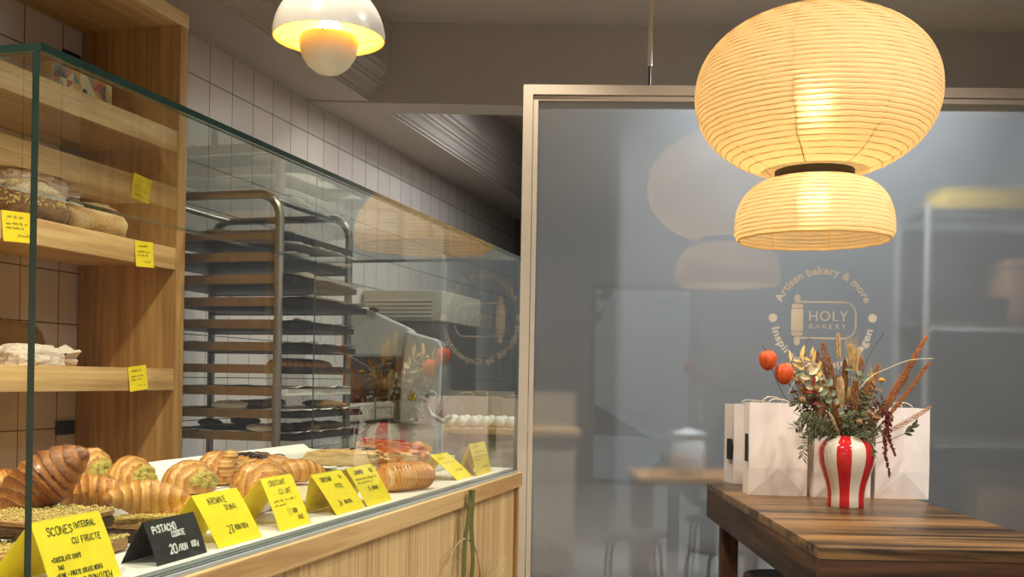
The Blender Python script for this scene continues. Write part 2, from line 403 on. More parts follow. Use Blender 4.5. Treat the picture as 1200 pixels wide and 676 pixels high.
# ------------------------------------------------------------------ handwriting and lettering
GL = {'A': '00 26 40|12 32', 'B': '00 06 25 34 03|03 33 42 31 00', 'C': '45 26 05 01 20 41', 'D': '00 06 26 44 42 20 00', 'E': '46 06 00 40|03 33', 'F': '46 06 00|03 33',
      'G': '45 26 05 01 20 41 43 23', 'H': '00 06|40 46|03 43', 'I': '20 26', 'K': '00 06|46 03 40', 'L': '06 00 40', 'M': '00 06 23 46 40', 'N': '00 06 40 46',
      'O': '10 01 05 16 36 45 41 30 10', 'P': '00 06 36 45 43 03', 'R': '00 06 36 45 43 03|23 40', 'S': '45 36 16 05 14 33 42 31 20 01', 'T': '06 46|26 20', 'U': '06 01 10 30 41 46',
      'X': '00 46|06 40', '0': '10 01 05 16 36 45 41 30 10', '1': '15 26 20', '2': '05 26 45 43 00 40', '3': '05 26 45 33 13 33 41 20 01', '4': '30 36 02 42', '8': '23 05 26 45 23 01 20 41 23', '9': '40 45 26 05 13 43',
      '/': '00 36', '*': '13 33|22 24|14 32', '+': '13 33|22 24', ',': '11 00', 'i': '20 23|25 25', 'g': '43 23 12 21 41 45|41 3a 1a', '.': '20 21', '-': '13 33', ' ': ''}
GL['W'] = '06 10 24 30 46'; GL['V'] = '06 20 46'; GL['Y'] = '06 23 46|23 20'
def strokes(text, x, y, h, rnd, slant=0.1, adv=1.22):
    out = []; sc = h / 6.0
    for ch in text:
        g = GL.get(ch, '')
        jy = rnd.uniform(-.05, .05) * h; js = rnd.uniform(.9, 1.08)
        for st in g.split('|'):
            pl = []
            for t in st.split():
                a = int(t[0]); b = -1 if t[1] == 'a' else int(t[1])
                pl.append((x + ((a - (1 if ch in 'I1i' else 0)) * .78 * js * min(1, adv) + slant * b + rnd.uniform(-.18, .18)) * sc, y + jy + (b + rnd.uniform(-.2, .2)) * sc))
            if len(pl) == 1: pl.append((pl[0][0] + sc * .3, pl[0][1]))
            if pl: out.append(pl)
        x += ((4 * .78 + 1.25) if ch != ' ' else 2.8) * adv * sc * (0.72 if ch in 'I1i.,' else 1)
    return out
def scribble(x, y, w, h, rnd):
    pl = []; n = max(4, int(w / (h * .45)))
    out = []; gap = 0
    for i in range(n):
        if gap == 0 and rnd.random() < .18 and len(pl) > 3:
            out.append(pl); pl = []; gap = 1; continue
        gap = 0
        pl.append((x + w * i / n + rnd.uniform(-.1, .1) * h, y + (h * rnd.uniform(.55, 1) if i % 2 else h * rnd.uniform(0, .3))))
    if len(pl) > 1: out.append(pl)
    return out
def ink_mesh(polys, w, z=0.0004):
    mb = MB()
    for pl in polys:
        for (x0, y0), (x1, y1) in zip(pl, pl[1:]):
            d = Vector((x1 - x0, y1 - y0, 0))
            if d.length < 1e-7: continue
            d.normalize(); p = Vector((-d.y, d.x, 0)) * w / 2; e = d * w * .35
            a, b = Vector((x0, y0, z)) - e, Vector((x1, y1, z)) + e
            mb.add([a + p, a - p, b - p, b + p], [(0, 1, 2, 3)])
    return mb
def font_mesh(text, size, bold=0.0, space=1.0):
    cu = bpy.data.curves.new('lettering', 'FONT'); cu.body = text; cu.size = size; cu.offset = bold; cu.space_character = space; cu.resolution_u = 4
    ob = bpy.data.objects.new('lettering', cu); COL.objects.link(ob)
    bpy.context.view_layer.update()
    dg = bpy.context.evaluated_depsgraph_get()
    me = bpy.data.meshes.new_from_object(ob.evaluated_get(dg))
    vs = [v.co.copy() for v in me.vertices]; fs = [list(p.vertices) for p in me.polygons]
    bpy.data.objects.remove(ob); bpy.data.curves.remove(cu); bpy.data.meshes.remove(me)
    x0 = min(v.x for v in vs); x1 = max(v.x for v in vs)
    return vs, fs, x0, x1
# ------------------------------------------------------------------ the setting
def quadobj(name, lo, hi, mat, M4=None):
    mb = MB().box(lo, hi); o = mb.build(name, mat, smooth=False); struct(o)
    if M4 is not None: o.matrix_world = M4
    return o
XL, XR, YF, YB, CEIL, SOF = -6.0, 3.4, -2.4, 10.0, 3.2, 2.75
quadobj('floor', (XL, YF - .1, -.1), (XR + .1, YB + .1, 0), M['floor'])
quadobj('ceiling', (XL, YF - .1, CEIL), (XR + .1, YB + .1, CEIL + .1), M['ceiling'])
WALLX = -2.0
pt = onplane(246, 97, WALLX)
zt = pt.z - math.floor(pt.z / .2) * .2; yt = pt.y
mb = MB(); mb.box((-.1, -6.2 - yt, 0 - zt + .2 - .2), (0, 7.6 - yt, SOF - zt))
o = mb.build('wall_left', M['tile'], smooth=False); struct(o)
o.matrix_world = MC @ Matrix.Translation((WALLX, yt, zt))
# soffit strip above the tiles with its stepped cornice
mb = MB(); mb.box((WALLX - .1, -6.2, SOF), (-1.67, 7.6, CEIL))
o = mb.build('trim_1', M['ceiling'], smooth=False); struct(o); o.matrix_world = MC
prof = [(-1.67, SOF), (-1.655, SOF), (-1.655, SOF + .012), (-1.645, SOF + .016), (-1.645, SOF + .03), (-1.635, SOF + .04), (-1.62, SOF + .075), (-1.605, SOF + .09), (-1.605, SOF + .105), (-1.595, SOF + .11), (-1.595, SOF + .13), (-1.58, SOF + .15), (-1.565, SOF + .16), (-1.565, SOF + .18), (-1.55, SOF + .19), (-1.55, CEIL), (-1.67, CEIL)]
mb = MB(); mb.prism(prof, -6.2, 7.6, 'y')
o = mb.build('trim_2', M['ceiling'], smooth=False); struct(o); o.matrix_world = MC
quadobj('ceiling_beam', (XL, 5.8, SOF - .01), (XR, 6.02, CEIL), M['ceiling'])
M['brown_wall'] = pbr('brown_grey_wall_paint', (104, 94, 80), rough=.8, var=.06, vscale=2)
quadobj('wall_back', (XL, YB, 0), (XR, YB + .1, CEIL), M['brown_wall'])
quadobj('wall_right', (XR, YF, 0), (XR + .1, YB, CEIL), M['grey_wall'])
quadobj('wall_kitchen', (.75, 7.4, 0), (XR, 7.5, CEIL), M['blue_wall'])

# street front behind the camera: wall with a glazed doorway and a shop window
DX0, DX1, DH = .42, 1.62, 2.3
VX0, VX1, VZ0, VZ1 = -3.2, -.2, .7, 2.5
mb = MB()
for lo, hi in (((XL, 0), (VX0, CEIL)), ((VX0, 0), (VX1, VZ0)), ((VX0, VZ1), (VX1, CEIL)), ((VX1, 0), (DX0, CEIL)), ((DX0, DH), (DX1, CEIL)), ((DX1, 0), (XR, CEIL))):
    mb.box((lo[0], YF - .2, lo[1]), (hi[0], YF, hi[1]))
struct(mb.build('wall_front', M['grey_wall'], smooth=False))
def glazed(name, x0, x1, z0, z1, bar):
    mb = MB(); b = .06
    mb.box((x0, YF - .14, z0), (x0 + b, YF - .06, z1)); mb.box((x1 - b, YF - .14, z0), (x1, YF - .06, z1))
    mb.box((x0 + b, YF - .14, z1 - b), (x1 - b, YF - .06, z1)); mb.box((x0 + b, YF - .14, z0), (x1 - b, YF - .06, z0 + b))
    for q in bar: mb.box((q - .03, YF - .14, z0 + b), (q + .03, YF - .06, z1 - b))
    o = struct(mb.build(name, M['grey_wall'], smooth=False))
    g = MB(); g.box((x0 + b, YF - .104, z0 + b), (x1 - b, YF - .098, z1 - b)); g.build('glass_pane', M['glass'], o, smooth=False)
    return o
glazed('door_1', DX0, DX1, 0, DH, [])
glazed('window_2', VX0, VX1, VZ0, VZ1, [(VX0 + VX1) / 2])
# street outside
quadobj('street', (-14, -26, -.62), (14, YF - .2, -.55), pbr('asphalt', (120, 120, 122), rough=.9, var=.1))
quadobj('building_backdrop', (-14, -24.5, -.55), (14, -24, 7.0), pbr('facade_render', (176, 170, 160), rough=.9, var=.1, vscale=2))
car = thing('car', 'pale grey parked car mirrored in the frosted partition glass', 'car', (0.3, -6.6, -.55))
M['car_paint'] = pbr('car_paint', (196, 200, 204), rough=.2, coat=.6, var=.02)
M['car_glass'] = pbr('car_glass', (30, 36, 40), rough=.08, spec=.7, var=.02)
body = [(-2.1, .28), (2.1, .28), (2.2, .5), (2.1, .74), (1.25, .92), (-1.7, .95), (-2.15, .85), (-2.2, .5)]
cab = [(1.2, .9), (.35, 1.42), (-.9, 1.46), (-1.75, .93)]
mb = MB(); mb.prism(body, -.85, .85, 'y'); mb.build('car_body', M['car_paint'], car, smooth=False)
mb = MB(); mb.prism([(1.2, .9), (.32, 1.43), (-.95, 1.47), (-1.75, .93), (-1.6, .93), (-.92, 1.40), (.28, 1.37), (1.02, .92)], -.72, .72, 'y'); mb.build('roof', M['car_paint'], car, smooth=False)
mb = MB(); mb.prism([(1.0, .92), (.28, 1.38), (-.92, 1.41), (-1.58, .93)], -.70, .70, 'y'); mb.build('car_window', M['car_glass'], car, smooth=False)
for sx in (-1.35, 1.35):
    for sy in (-.8, .8):
        mb = MB(); mb.tube([(sx, sy - .1, .31), (sx, sy + .1, .31)], .31, 24); mb.build('wheel', M['black'], car, angle=40)
tree = thing('street_tree', 'leafy street tree mirrored in the frosted partition glass', 'tree', (-.6, -10.5, -.52))
mb = MB(); mb.tube([(0, 0, 0), (.05, 0, 1.5), (-.05, .1, 3)], [.13, .1, .06], 10); mb.build('trunk', M['table_z'], tree)
mb = MB(); rn = random.Random(3)
for i in range(900):
    d = Vector((rn.gauss(0, 1), rn.gauss(0, 1), rn.gauss(0, .8))); d = d.normalized() * (1.5 * rn.random() ** .4)
    p = Vector((0, 0, 3.6)) + d; a = Vector((rn.uniform(-1, 1), rn.uniform(-1, 1), rn.uniform(-1, 1))).normalized(); b = a.orthogonal().normalized()
    mb.add([p - a * .12, p + b * .05, p + a * .12, p - b * .05], [(0, 1, 2, 3)])
mb.build('crown', pbr('tree_leaf', (70, 92, 46), rough=.6, var=.3), tree, smooth=False)

# ------------------------------------------------------------------ frosted partition
P0 = at(608, 444, 4.7); P0.z = 0
MP = Matrix.Translation(P0) @ Matrix.Rotation(R(-1.9), 4, 'Z')
MPI = MP.inverted()
def onM(Mi, px, py, ax, val):
    a, b = n2(px, py); o = Mi @ Vector((0, 0, CAMH)); p = Mi @ Vector((a, 1, CAMH + b))
    t = (val - o[ax]) / (p[ax] - o[ax]); return o + (p - o) * t
PW, PH = 2.78, 2.53
mb = MB(); b = .044
mb.box((0, -.045, 0), (b, .045, PH)); mb.box((PW - b, -.045, 0), (PW, .045, PH)); mb.box((b, -.045, PH - b), (PW - b, .045, PH)); mb.box((b, -.045, 0), (PW - b, .045, .08))
part = struct(mb.build('window_1', M['frame'], smooth=False)); part.matrix_world = MP
mb = MB(); b2 = .068
mb.box((b + .003, -.03, .08), (b2, .03, PH - b - .003)); mb.box((PW - b2, -.03, .08), (PW - b - .003, .03, PH - b - .003)); mb.box((b2, -.03, PH - b2), (PW - b2, .03, PH - b - .003)); mb.box((b2, -.03, .08), (PW - b2, .03, .104))
mb.build('glazing_bead', M['frame'], part, smooth=False)
mb = MB(); x0, x1, z0, z1 = b2, PW - b2, .104, PH - b2
mb.add([(x0, -.005, z0), (x1, -.005, z0), (x1, -.005, z1), (x0, -.005, z1)], [(0, 1, 2, 3)], 0)
mb.add([(x0, .005, z0), (x1, .005, z0), (x1, .005, z1), (x0, .005, z1)], [(3, 2, 1, 0)], 1)
pane = bpy.data.meshes.new('glass_pane')
pane.from_pydata([tuple(v) for v in mb.v] , [], mb.f + [[0, 4, 5, 1], [1, 5, 6, 2], [2, 6, 7, 3], [3, 7, 4, 0]]); pane.materials.append(M['frosted']); pane.materials.append(M['film_back'])
pane.polygons.foreach_set('material_index', [0, 1, 1, 1, 1, 1])
po = bpy.data.objects.new('glass_pane', pane); COL.objects.link(po); po.parent = part
# logo on the glass
lc = onM(MPI, 964, 372.5, 1, -.006); KP = lc_d = (MP @ lc).y / F
logo = MB()
def poly_line(mb, pts, w, z=0.0):
    for (xa, ya), (xb, yb) in zip(pts, pts[1:]):
        d = Vector((xb - xa, yb - ya, 0)); d.normalize(); p = Vector((-d.y, d.x, 0)) * w / 2; e = d * w * .2
        A, B = Vector((xa, ya, 0)) - e, Vector((xb, yb, 0)) + e
        mb.add([A + p, A - p, B - p, B + p], [(0, 1, 2, 3)])
def disc(mb, cx, cy, r, n=28, a0=0, a1=2 * PI):
    mb.add([(cx + r * math.cos(a0 + (a1 - a0) * k / n), cy + r * math.sin(a0 + (a1 - a0) * k / n), 0) for k in range(n + (0 if abs(a1 - a0 - 2 * PI) < 1e-6 else 1))], [tuple(range(n + (0 if abs(a1 - a0 - 2 * PI) < 1e-6 else 1)))])
def rrect(mb, x0, y0, x1, y1, r, n=6):
    pts = []
    for cx, cy, a in ((x1 - r, y1 - r, 0), (x0 + r, y1 - r, 90), (x0 + r, y0 + r, 180), (x1 - r, y0 + r, 270)):
        for k in range(n + 1): t = R(a + 90 * k / n); pts.append((cx + r * math.cos(t), cy + r * math.sin(t), 0))
    mb.add(pts, [tuple(range(len(pts)))])
q = 1 / 5.635                          # photo crop units to pixels
def lx(x): return (x - 474) * q
def ly(y): return -(y - 408) * q
disc(logo, lx(148), ly(412), 5.0); disc(logo, lx(800), ly(405), 5.0)
rrect(logo, lx(268), ly(345), lx(347), ly(316), 3); rrect(logo, lx(268), ly(528), lx(347), ly(500), 3)
rrect(logo, lx(268), ly(495), lx(347), ly(350), .3)
rrect(logo, lx(288), ly(311), lx(327), ly(255), 3.2); rrect(logo, lx(288), ly(592), lx(327), ly(533), 3.2)
pl = [(lx(327), ly(303))]
for k in range(13): t = R(90 - 90 * k / 12); pl.append((lx(610) + 80 * q * math.cos(t), ly(383) + 80 * q * math.sin(t)))
for k in range(13): t = R(0 - 90 * k / 12); pl.append((lx(610) + 80 * q * math.cos(t), ly(462) + 80 * q * math.sin(t)))
pl.append((lx(322), ly(542))); poly_line(logo, pl, 2.0)
def put_text(text, x0, x1, y0, h, bold, space=1.0):
    vs, fs, a, b = font_mesh(text, 1.0, bold, space)
    top = max(v.y for v in vs); sx = (x1 - x0) / (b - a); sy = h / top
    logo.add([(x0 + (v.x - a) * sx, y0 + v.y * sy, 0) for v in vs], fs)
put_text('HOLY', lx(386), lx(640), ly(428), 66 * q, .004, 1.12)
put_text('BAKERY', lx(386), lx(630), ly(478), 30 * q, .008, 1.4)
def arc_text(text, rad, a0, a1, h, inward):
    vs, fs, xa, xb = font_mesh(text, 1.0, .026, 1.06)
    cap = .70; sy = h / cap; out = []
    for v in vs:
        t = (v.x - xa) / (xb - xa); ang = R(a0 + (a1 - a0) * t); rr = rad - v.y * sy if inward else rad + v.y * sy
        out.append((rr * math.cos(ang), rr * math.sin(ang), 0))
    logo.add(out, fs)
arc_text('Artisan bakery & more', 51.5, 160, 20, 8.6, False)
arc_text('Inspired by Copenhagen', 60, 192, 347, 8.6, True)
lo_ = logo.build('logo_lettering', M['logo'], part, smooth=False)
lo_.matrix_local = Matrix.Translation((lc.x, -.0062, lc.z)) @ Matrix.Rotation(R(90), 4, 'X') @ Matrix.Scale(KP, 4)
lo_['label'] = 'cream round bakery lettering and rolling pin logo'
# rod from ceiling to partition top
rx = onM(MPI, 761, 100, 1, 0)
mb = MB(); mb.tube([(rx.x, 0, PH + .10), (rx.x + .004, 0, CEIL)], .011, 12); rod = struct(mb.build('trim_3', M['frame'])); rod.matrix_world = MP
mb = MB(); mb.tube([(rx.x, 0, PH), (rx.x, 0, PH + .10)], .006, 10); mb.build('threaded_pin', M['black_metal'], rod)

# behind the frosted glass
yd = 5.55
ra, rb = at(1081, 300, yd), at(1290, 300, yd)
rackz = [at(1081, 246, yd).z, at(1081, 377, yd).z, at(1081, 511, yd).z, .25]
M['rack_paint'] = pbr('rack_grey_beige', (158, 152, 142), rough=.5)
ks = thing('storage_rack', 'metal storage rack blurred behind the frosted glass right of the lantern', 'rack', (ra.x, yd, 0))
W = rb.x - ra.x
for px_ in (0, W):
    for py_ in (0, .45):
        mb = MB(); mb.tube([(px_, py_, 0), (px_, py_, rackz[0] + .02)], .016, 10); mb.build('post', M['rack_paint'], ks)
mb = MB(); mb.box((.02, .445, .2), (W - .02, .455, rackz[0] - .06)); mb.build('back_panel', pbr('dark_grey_panel', (72, 72, 70), rough=.6), ks, smooth=False)
for z in rackz:
    mb = MB(); mb.rbox((-.01, -.01, z - .02), (W + .01, .46, z), .006)
    for k in range(0, 24): mb.tube([(W * k / 24, 0, z - .03), (W * (k + .5) / 24, 0, z - .05), (W * (k + 1) / 24, 0, z - .03)], .004, 5)
    mb.build('shelf', M['steel'], ks)
def crate(name, label, cat, px0, px1, py0, py1, mat, d=yd + .06, depth=.3, group=None, z=None):
    a, b = at(px0, py1, d), at(px1, py0, d); z0 = z if z is not None else a.z
    t = thing(name, label, cat, ((a.x + b.x) / 2, d, z0 + .001), group=group); w = (b.x - a.x) / 2; h = b.z - a.z
    mb = MB(); mb.rbox((-w, 0, 0), (w, depth, h * .86), .012); mb.build('crate_body', mat, t)
    mb = MB(); mb.rbox((-w - .006, -.006, h * .86), (w + .006, depth + .006, h), .008); mb.build('lid', mat, t)
    return t
crate('storage_box', 'yellow flat box on top of the blurred storage rack', 'box', 1100, 1215, 222, 246, pbr('yellow_box', (206, 168, 36), rough=.6), z=rackz[0])
crate('tray_box', 'dark tray box on the middle shelf of the blurred storage rack', 'box', 1086, 1172, 350, 378, M['black'], z=rackz[1])
crate('paper_sack', 'beige sack standing on the middle shelf of the blurred storage rack', 'sack', 1174, 1215, 305, 378, M['kraft'], z=rackz[1])
crate('storage_box', 'dark box on the lower shelf of the blurred storage rack', 'box', 1145, 1215, 432, 512, M['black_metal'], z=rackz[2])
crate('carton', 'brown carton at the bottom of the blurred storage rack', 'box', 1140, 1230, 560, 664, M['kraft'], z=rackz[3])
wt = thing('work_table', 'orange-brown wooden table blurred behind the frosted glass', 'table', (at(795, 565, 5.6).x, 5.6, 0))
zt2 = at(795, 558, 5.6).z
mb = MB(); mb.rbox((-.22, 0, zt2 - .04), (.45, .6, zt2), .006); mb.build('tabletop', wood('honey_pine', (214, 160, 84), (170, 116, 56), 'x'), wt)
for x in (-.17, .40):
    for y in (.05, .55):
        mb = MB(); mb.box((x - .03, y - .03, 0), (x + .03, y + .03, zt2 - .04)); mb.build('leg', M['table_z'], wt, smooth=False)
pot = thing('white_pot', 'white pot blurred behind the frosted glass on the wooden table', 'pot', (at(806, 540, 5.7).x, 5.75, zt2))
mb = MB(); mb.lathe([(0, 0), (.07, 0), (.095, .08), (.09, .2), (.075, .22), (.068, .21), (.08, .08), (0, .03)], 24); mb.build('pot_body', M['white_metal'], pot)
mb = MB(); mb.lathe([(.07, .2), (.1, .225), (.1, .235), (0, .26)], 24); mb.build('lid', M['white_metal'], pot)
def stool(label, px, py, d, r=.165, rz=0, seatm='black', group=None):
    p = at(px, py, d); z = p.z
    t = thing('stool', label, 'stool', (p.x, d, 0), rz, group)
    mb = MB(); mb.lathe([(0, z - .022), (r * .9, z - .022), (r, z - .012), (r * .98, z), (0, z - .004)], 32); mb.build('seat', M[seatm], t)
    for k in range(4):
        a = PI / 4 + k * PI / 2; c, s_ = math.cos(a), math.sin(a)
        mb = MB(); mb.tube([(c * r * .5, s_ * r * .5, z - .026), (c * r * .86, s_ * r * .86, z - .03), (c * r * .98, s_ * r * .98, z - .06), (c * r * 1.18, s_ * r * 1.18, .006)], .0085, 8); mb.build('leg', M['black_metal'], t)
    return t
stool('black round stool with thin metal legs seen through the glass by the counter end', 742, 622, 4.98)
stool('second black stool seen through the glass just left of the table leg', 842, 640, 5.0, rz=.3)
#PART3
# ------------------------------------------------------------------ display counter
YN = -1.80                              # near end of the case in the counter frame
GT = 1.517                              # top of the glass
ctr = thing('display_counter', 'long oak bakery counter with a glass display case on top', 'counter', M4=MC)
def cpart(name, mats, boxes, parent=ctr, smooth=False, r=0):
    mb = MB()
    for lo, hi in boxes:
        if r: mb.rbox(lo, hi, r)
        else: mb.box(lo, hi)
    return mb.build(name, mats, parent, smooth=smooth)
cpart('deck', M['white'], [((-.605, YN, DECK - .02), (-.010, -.010, DECK))])
cpart('rail', M['oak_y'], [((-.03, YN, DECK - .050), (.012, .012, DECK - .012)), ((-.60, -.008, DECK - .050), (-.03, .012, DECK - .003))], r=.002)
cpart('channel', M['alu'], [((-.010, YN, DECK - .012), (.005, -.008, DECK - .007))])
seam = onplane(546, 590, 0).y
pn = [(YN, seam - .002), (seam + .002, -.012)]
for a, b in pn: cpart('oak_panel', M['veneer'], [((-.03, a, .06), (-.004, b, DECK - .050))])
cpart('corner_post', M['oak_z'], [((-.05, -.008, 0), (.004, .010, DECK - .050))])
cpart('end_panel', M['oak_z'], [((-.60, -.03, 0), (-.05, -.006, DECK - .050))])
cpart('plinth', M['black'], [((-.58, YN, 0), (-.05, -.03, .06))])
cpart('back_panel', M['white'], [((-.605, YN, .06), (-.585, -.03, DECK - .02))])
def pane_box(lo, hi, thin, parent=ctr):
    """8 mm pane: the two broad faces are clear, the narrow edges look dark green"""
    mb = MB(); mb.box(lo, hi)
    ax = thin
    for i, f in enumerate(mb.f):
        n = (mb.v[f[1]] - mb.v[f[0]]).cross(mb.v[f[2]] - mb.v[f[1]]).normalized()
        mb.m[i] = 0 if abs(n[ax]) > .9 else 1
    o = mb.build('glass_pane', [M['glass'], M['glass_edge']], parent, smooth=False); return o
pane_box((-.008, YN, DECK - .004), (0, 0, GT - .0085), 0)
pane_box((-.613, YN, GT - .008), (.001, .001, GT), 2)
pane_box((-.605, -.008, DECK + .001), (-.0085, 0, GT - .0085), 1)
pane_box((-.605, YN, DECK + .001), (-.0085, YN + .008, GT - .0085), 1)

# tent cards ---------------------------------------------------------------
def tent(label, ya, yb, xb, h, run, lines, back_run, mat='yellow', ink='ink', seed=1, ya_ridge=None, group='price cards along the glass'):
    rnd = random.Random(seed); w = yb - ya
    root = thing('price_card', label, 'price card', M4=MC @ Matrix.Translation((xb, ya, DECK + .0005)) @ Matrix.Rotation(R(90), 4, 'Z'), group=group)
    # root frame: X along the card, Y towards the back of the case
    sk = (ya_ridge - ya) if ya_ridge is not None else 0.0
    T = .0006
    def leaf(y0, y1, name, parent):
        mb = MB(); n = 6
        nor = Vector((0, -h, y1 - y0)).normalized() * T
        if y0 > y1: nor = -nor
        def P(u, v):
            bow = math.sin(PI * v) * .0012
            return Vector((w * u + sk * v, y0 + (y1 - y0) * v, h * v)) + nor.normalized() * bow
        mb.grid(lambda u, v: P(u, v), 4, n); mb.grid(lambda u, v: P(u, v) - nor, 4, n)
        k = 5 * (n + 1); 
        for i in range(4): mb.f.append([i, i + 1, k + i + 1, k + i]); mb.m.append(0); a = n * 5 + i; mb.f.append([a, a + 1, k + a + 1, k + a]); mb.m.append(0)
        for j in range(n): a = j * 5; mb.f.append([a, a + 5, k + a + 5, k + a]); mb.m.append(0); a += 4; mb.f.append([a, a + 5, k + a + 5, k + a]); mb.m.append(0)
        return mb.build(name, M[mat], parent, smooth=True)
    fr = leaf(0, run, 'card_face', root); leaf(run + back_run, run, 'card_back', root)
    Lf = math.hypot(run, h); polys = []; thick = .0011
    for ln in lines:
        kind = ln[0]
        if kind == 't': polys.append((strokes(ln[1], ln[2] * w, (1 - ln[3]) * Lf, ln[4] * Lf, rnd, adv=ln[5] if len(ln) > 5 else 1.22), ln[6] if len(ln) > 6 else thick))
        else: polys.append((scribble(ln[1] * w, (1 - ln[2]) * Lf, ln[3] * w, ln[4] * Lf, rnd), ln[5] if len(ln) > 5 else .0008))
    mb = MB()
    for pl, tk in polys:
        k = ink_mesh(pl, tk)
        mb.add([v + Vector((0, ln_tilt * v.x, 0)) if False else v for v in k.v], k.f)
    yv = Vector((sk / 1.0, run, h)); yl = yv.length; yv = yv / yl
    zv = Vector((1, 0, 0)).cross(yv).normalized()
    vs = []
    for v in mb.v:
        t = v.y / Lf; bow = math.sin(PI * max(0, min(1, t))) * .0012
        vs.append(Vector((v.x + sk * t, run * t, h * t)) + Vector((0, -h, run)).normalized() * (bow + .0004))
    mb.v = vs
    wr = mb.build('handwriting', M[ink], fr, smooth=False)
    return root
tent('big yellow card beginning SCONES, nearest the end of the case', -1.737, -1.624, -.026, .073, .040,
     [('t', 'SCONES', .16, .24, .115, 1.02), ('t', 'INTEGRAL', .55, .19, .085, .95), ('t', 'CU FRUCTE', .46, .40, .085, 1.1), ('t', '*CHOCOLATE CHIPS', .10, .60, .06, .85, .0009), ('t', 'SAU', .16, .71, .055, .9, .0009), ('t', '*AFINE + FRUCTE USCATE,MENTA', .10, .82, .058, .82, .0009), ('t', '13 RON/100g', .42, .965, .09, .95)], .05, seed=2, ya_ridge=-1.727)
tent('black card with white writing, PISTACHO COOKIE', -1.559, -1.450, -.023, .053, .022,
     [('t', 'PiSTACHO', .10, .30, .15, 1.05, .0021), ('t', 'COOKIE', .42, .46, .12, 1.0, .0018), ('t', '20', .30, .82, .19, 1.0, .0024), ('t', '/RON', .47, .80, .13, .9, .0018), ('t', '100g', .73, .78, .12, .9, .0018)], .03, mat='blackcard', ink='chalk', seed=3)
tent('yellow card reading BROWNIE DUBAI', -1.420, -1.304, -.024, .070, .044,
     [('t', 'BROWNIE', .24, .22, .11, 1.05), ('t', 'DUBAI', .52, .38, .10, 1.1), ('t', '28', .34, .80, .15, 1.05), ('t', 'RON/100g', .52, .76, .085, .85)], .05, seed=4)
tent('yellow card reading CROISSANT CU UNT', -1.250, -1.150, -.024, .075, .052,
     [('t', 'CROISSANT', .18, .18, .10, .9), ('t', 'CU UNT', .38, .36, .10, 1.1), ('s', .10, .50, .75, .06), ('s', .10, .58, .38, .06), ('t', '11', .42, .78, .14, 1.0), ('t', 'RON', .58, .74, .08, .9), ('t', '/BUC', .66, .88, .08, .9)], .05, seed=5, ya_ridge=-1.222)
tent('yellow card headed CROISSANT CU, leaning low over a small white tray', -1.050, -.932, -.026, .069, .040,
     [('t', 'CROISSANT', .16, .22, .10, .85), ('t', 'CU', .78, .2, .07, .9), ('t', 'FISTIC', .48, .42, .10, .9), ('t', '24', .26, .82, .12, 1.0), ('t', 'RON/100g', .45, .80, .08, .85)], .022, seed=6, ya_ridge=-1.072)
tent('yellow card reading CINNAMON ROLL', -.922, -.806, -.026, .070, .036,
     [('t', 'CINNAMON', .18, .20, .10, .85), ('t', 'ROLL', .76, .19, .09, .7), ('s', .10, .36, .82, .06), ('s', .10, .45, .55, .06), ('t', '19', .35, .66, .12, 1.0), ('t', 'RON/BUC', .5, .64, .08, .85)], .04, seed=7, ya_ridge=-.942)
tent('low flattened yellow card just left of the last card by the counter corner', -.397, -.282, -.034, .058, .055,
     [('s', .15, .22, .5, .08, .001), ('s', .15, .38, .75, .07), ('s', .42, .72, .48, .09, .001)], .05, seed=8, ya_ridge=-.43)
tent('last yellow card, upright in the far corner of the case', -.280, -.155, -.025, .078, .018,
     [('s', .10, .16, .45, .08, .001), ('s', .22, .32, .7, .06), ('s', .10, .46, .85, .07), ('s', .10, .56, .4, .06), ('s', .38, .82, .5, .09, .001)], .03, seed=9, ya_ridge=-.285)

# pastries -----------------------------------------------------------------
def pbase(px, py, lift=0.0):
    p = atz(px, py, DECK + lift); p.z = DECK + lift + .0008; return p
def croissant_mesh(Ln, Rr, bend, segs, seed, flat=.82, power=1.6, tip=.07, step=.15, nu=56, nv=20, t0=.25, t1=.85):
    mb = MB(); rn = random.Random(seed); ph = rn.random()
    rad = Ln / max(bend, .01)
    def fn(u, v):
        t = u * 2 - 1; a = t * bend / 2
        c = Vector((rad * math.sin(a), rad * (math.cos(a) - math.cos(bend / 2)) * 1.0, 0)) if bend > .02 else Vector((t * Ln / 2, 0, 0))
        r = Rr * (tip + (1 - tip) * max(0, 1 - abs(t) ** power) ** .7)
        k = abs(t) * segs / 2 + .5 + .25 * math.sin(2 * PI * v + ph * 6) * (1 if t > 0 else -1) * .6
        fr = k - math.floor(k)
        r *= 1 + step * (.5 - fr) + .05 * noise.noise(Vector((t * 6, math.cos(2 * PI * v) * 2, seed)))
        tang = Vector((math.cos(a), -math.sin(a), 0)) if bend > .02 else Vector((1, 0, 0))
        nrm = Vector((-tang.y, tang.x, 0)); w = 2 * PI * v
        p = c + nrm * math.cos(w) * r + Vector((0, 0, 1)) * math.sin(w) * r * flat
        p.z += Rr * flat * .92
        if p.z < 0: p.z = 0
        return p
    def tn(u, v):
        t = u * 2 - 1
        k = abs(t) * segs / 2 + .5 + .25 * math.sin(2 * PI * v + ph * 6) * (1 if t > 0 else -1) * .6
        fr = k - math.floor(k); up = math.sin(2 * PI * v)
        return t0 + (t1 - t0) * fr - .12 * max(0, up)
    mb.grid(lambda u, v: fn(v, u), nv, nu, closeu=True, tonef=lambda u, v: tn(v, u))
    n = nv
    mb.f.append(list(range(n))[::-1]); mb.m.append(0)
    mb.f.append([nu * n + k for k in range(n)]); mb.m.append(0)
    return mb
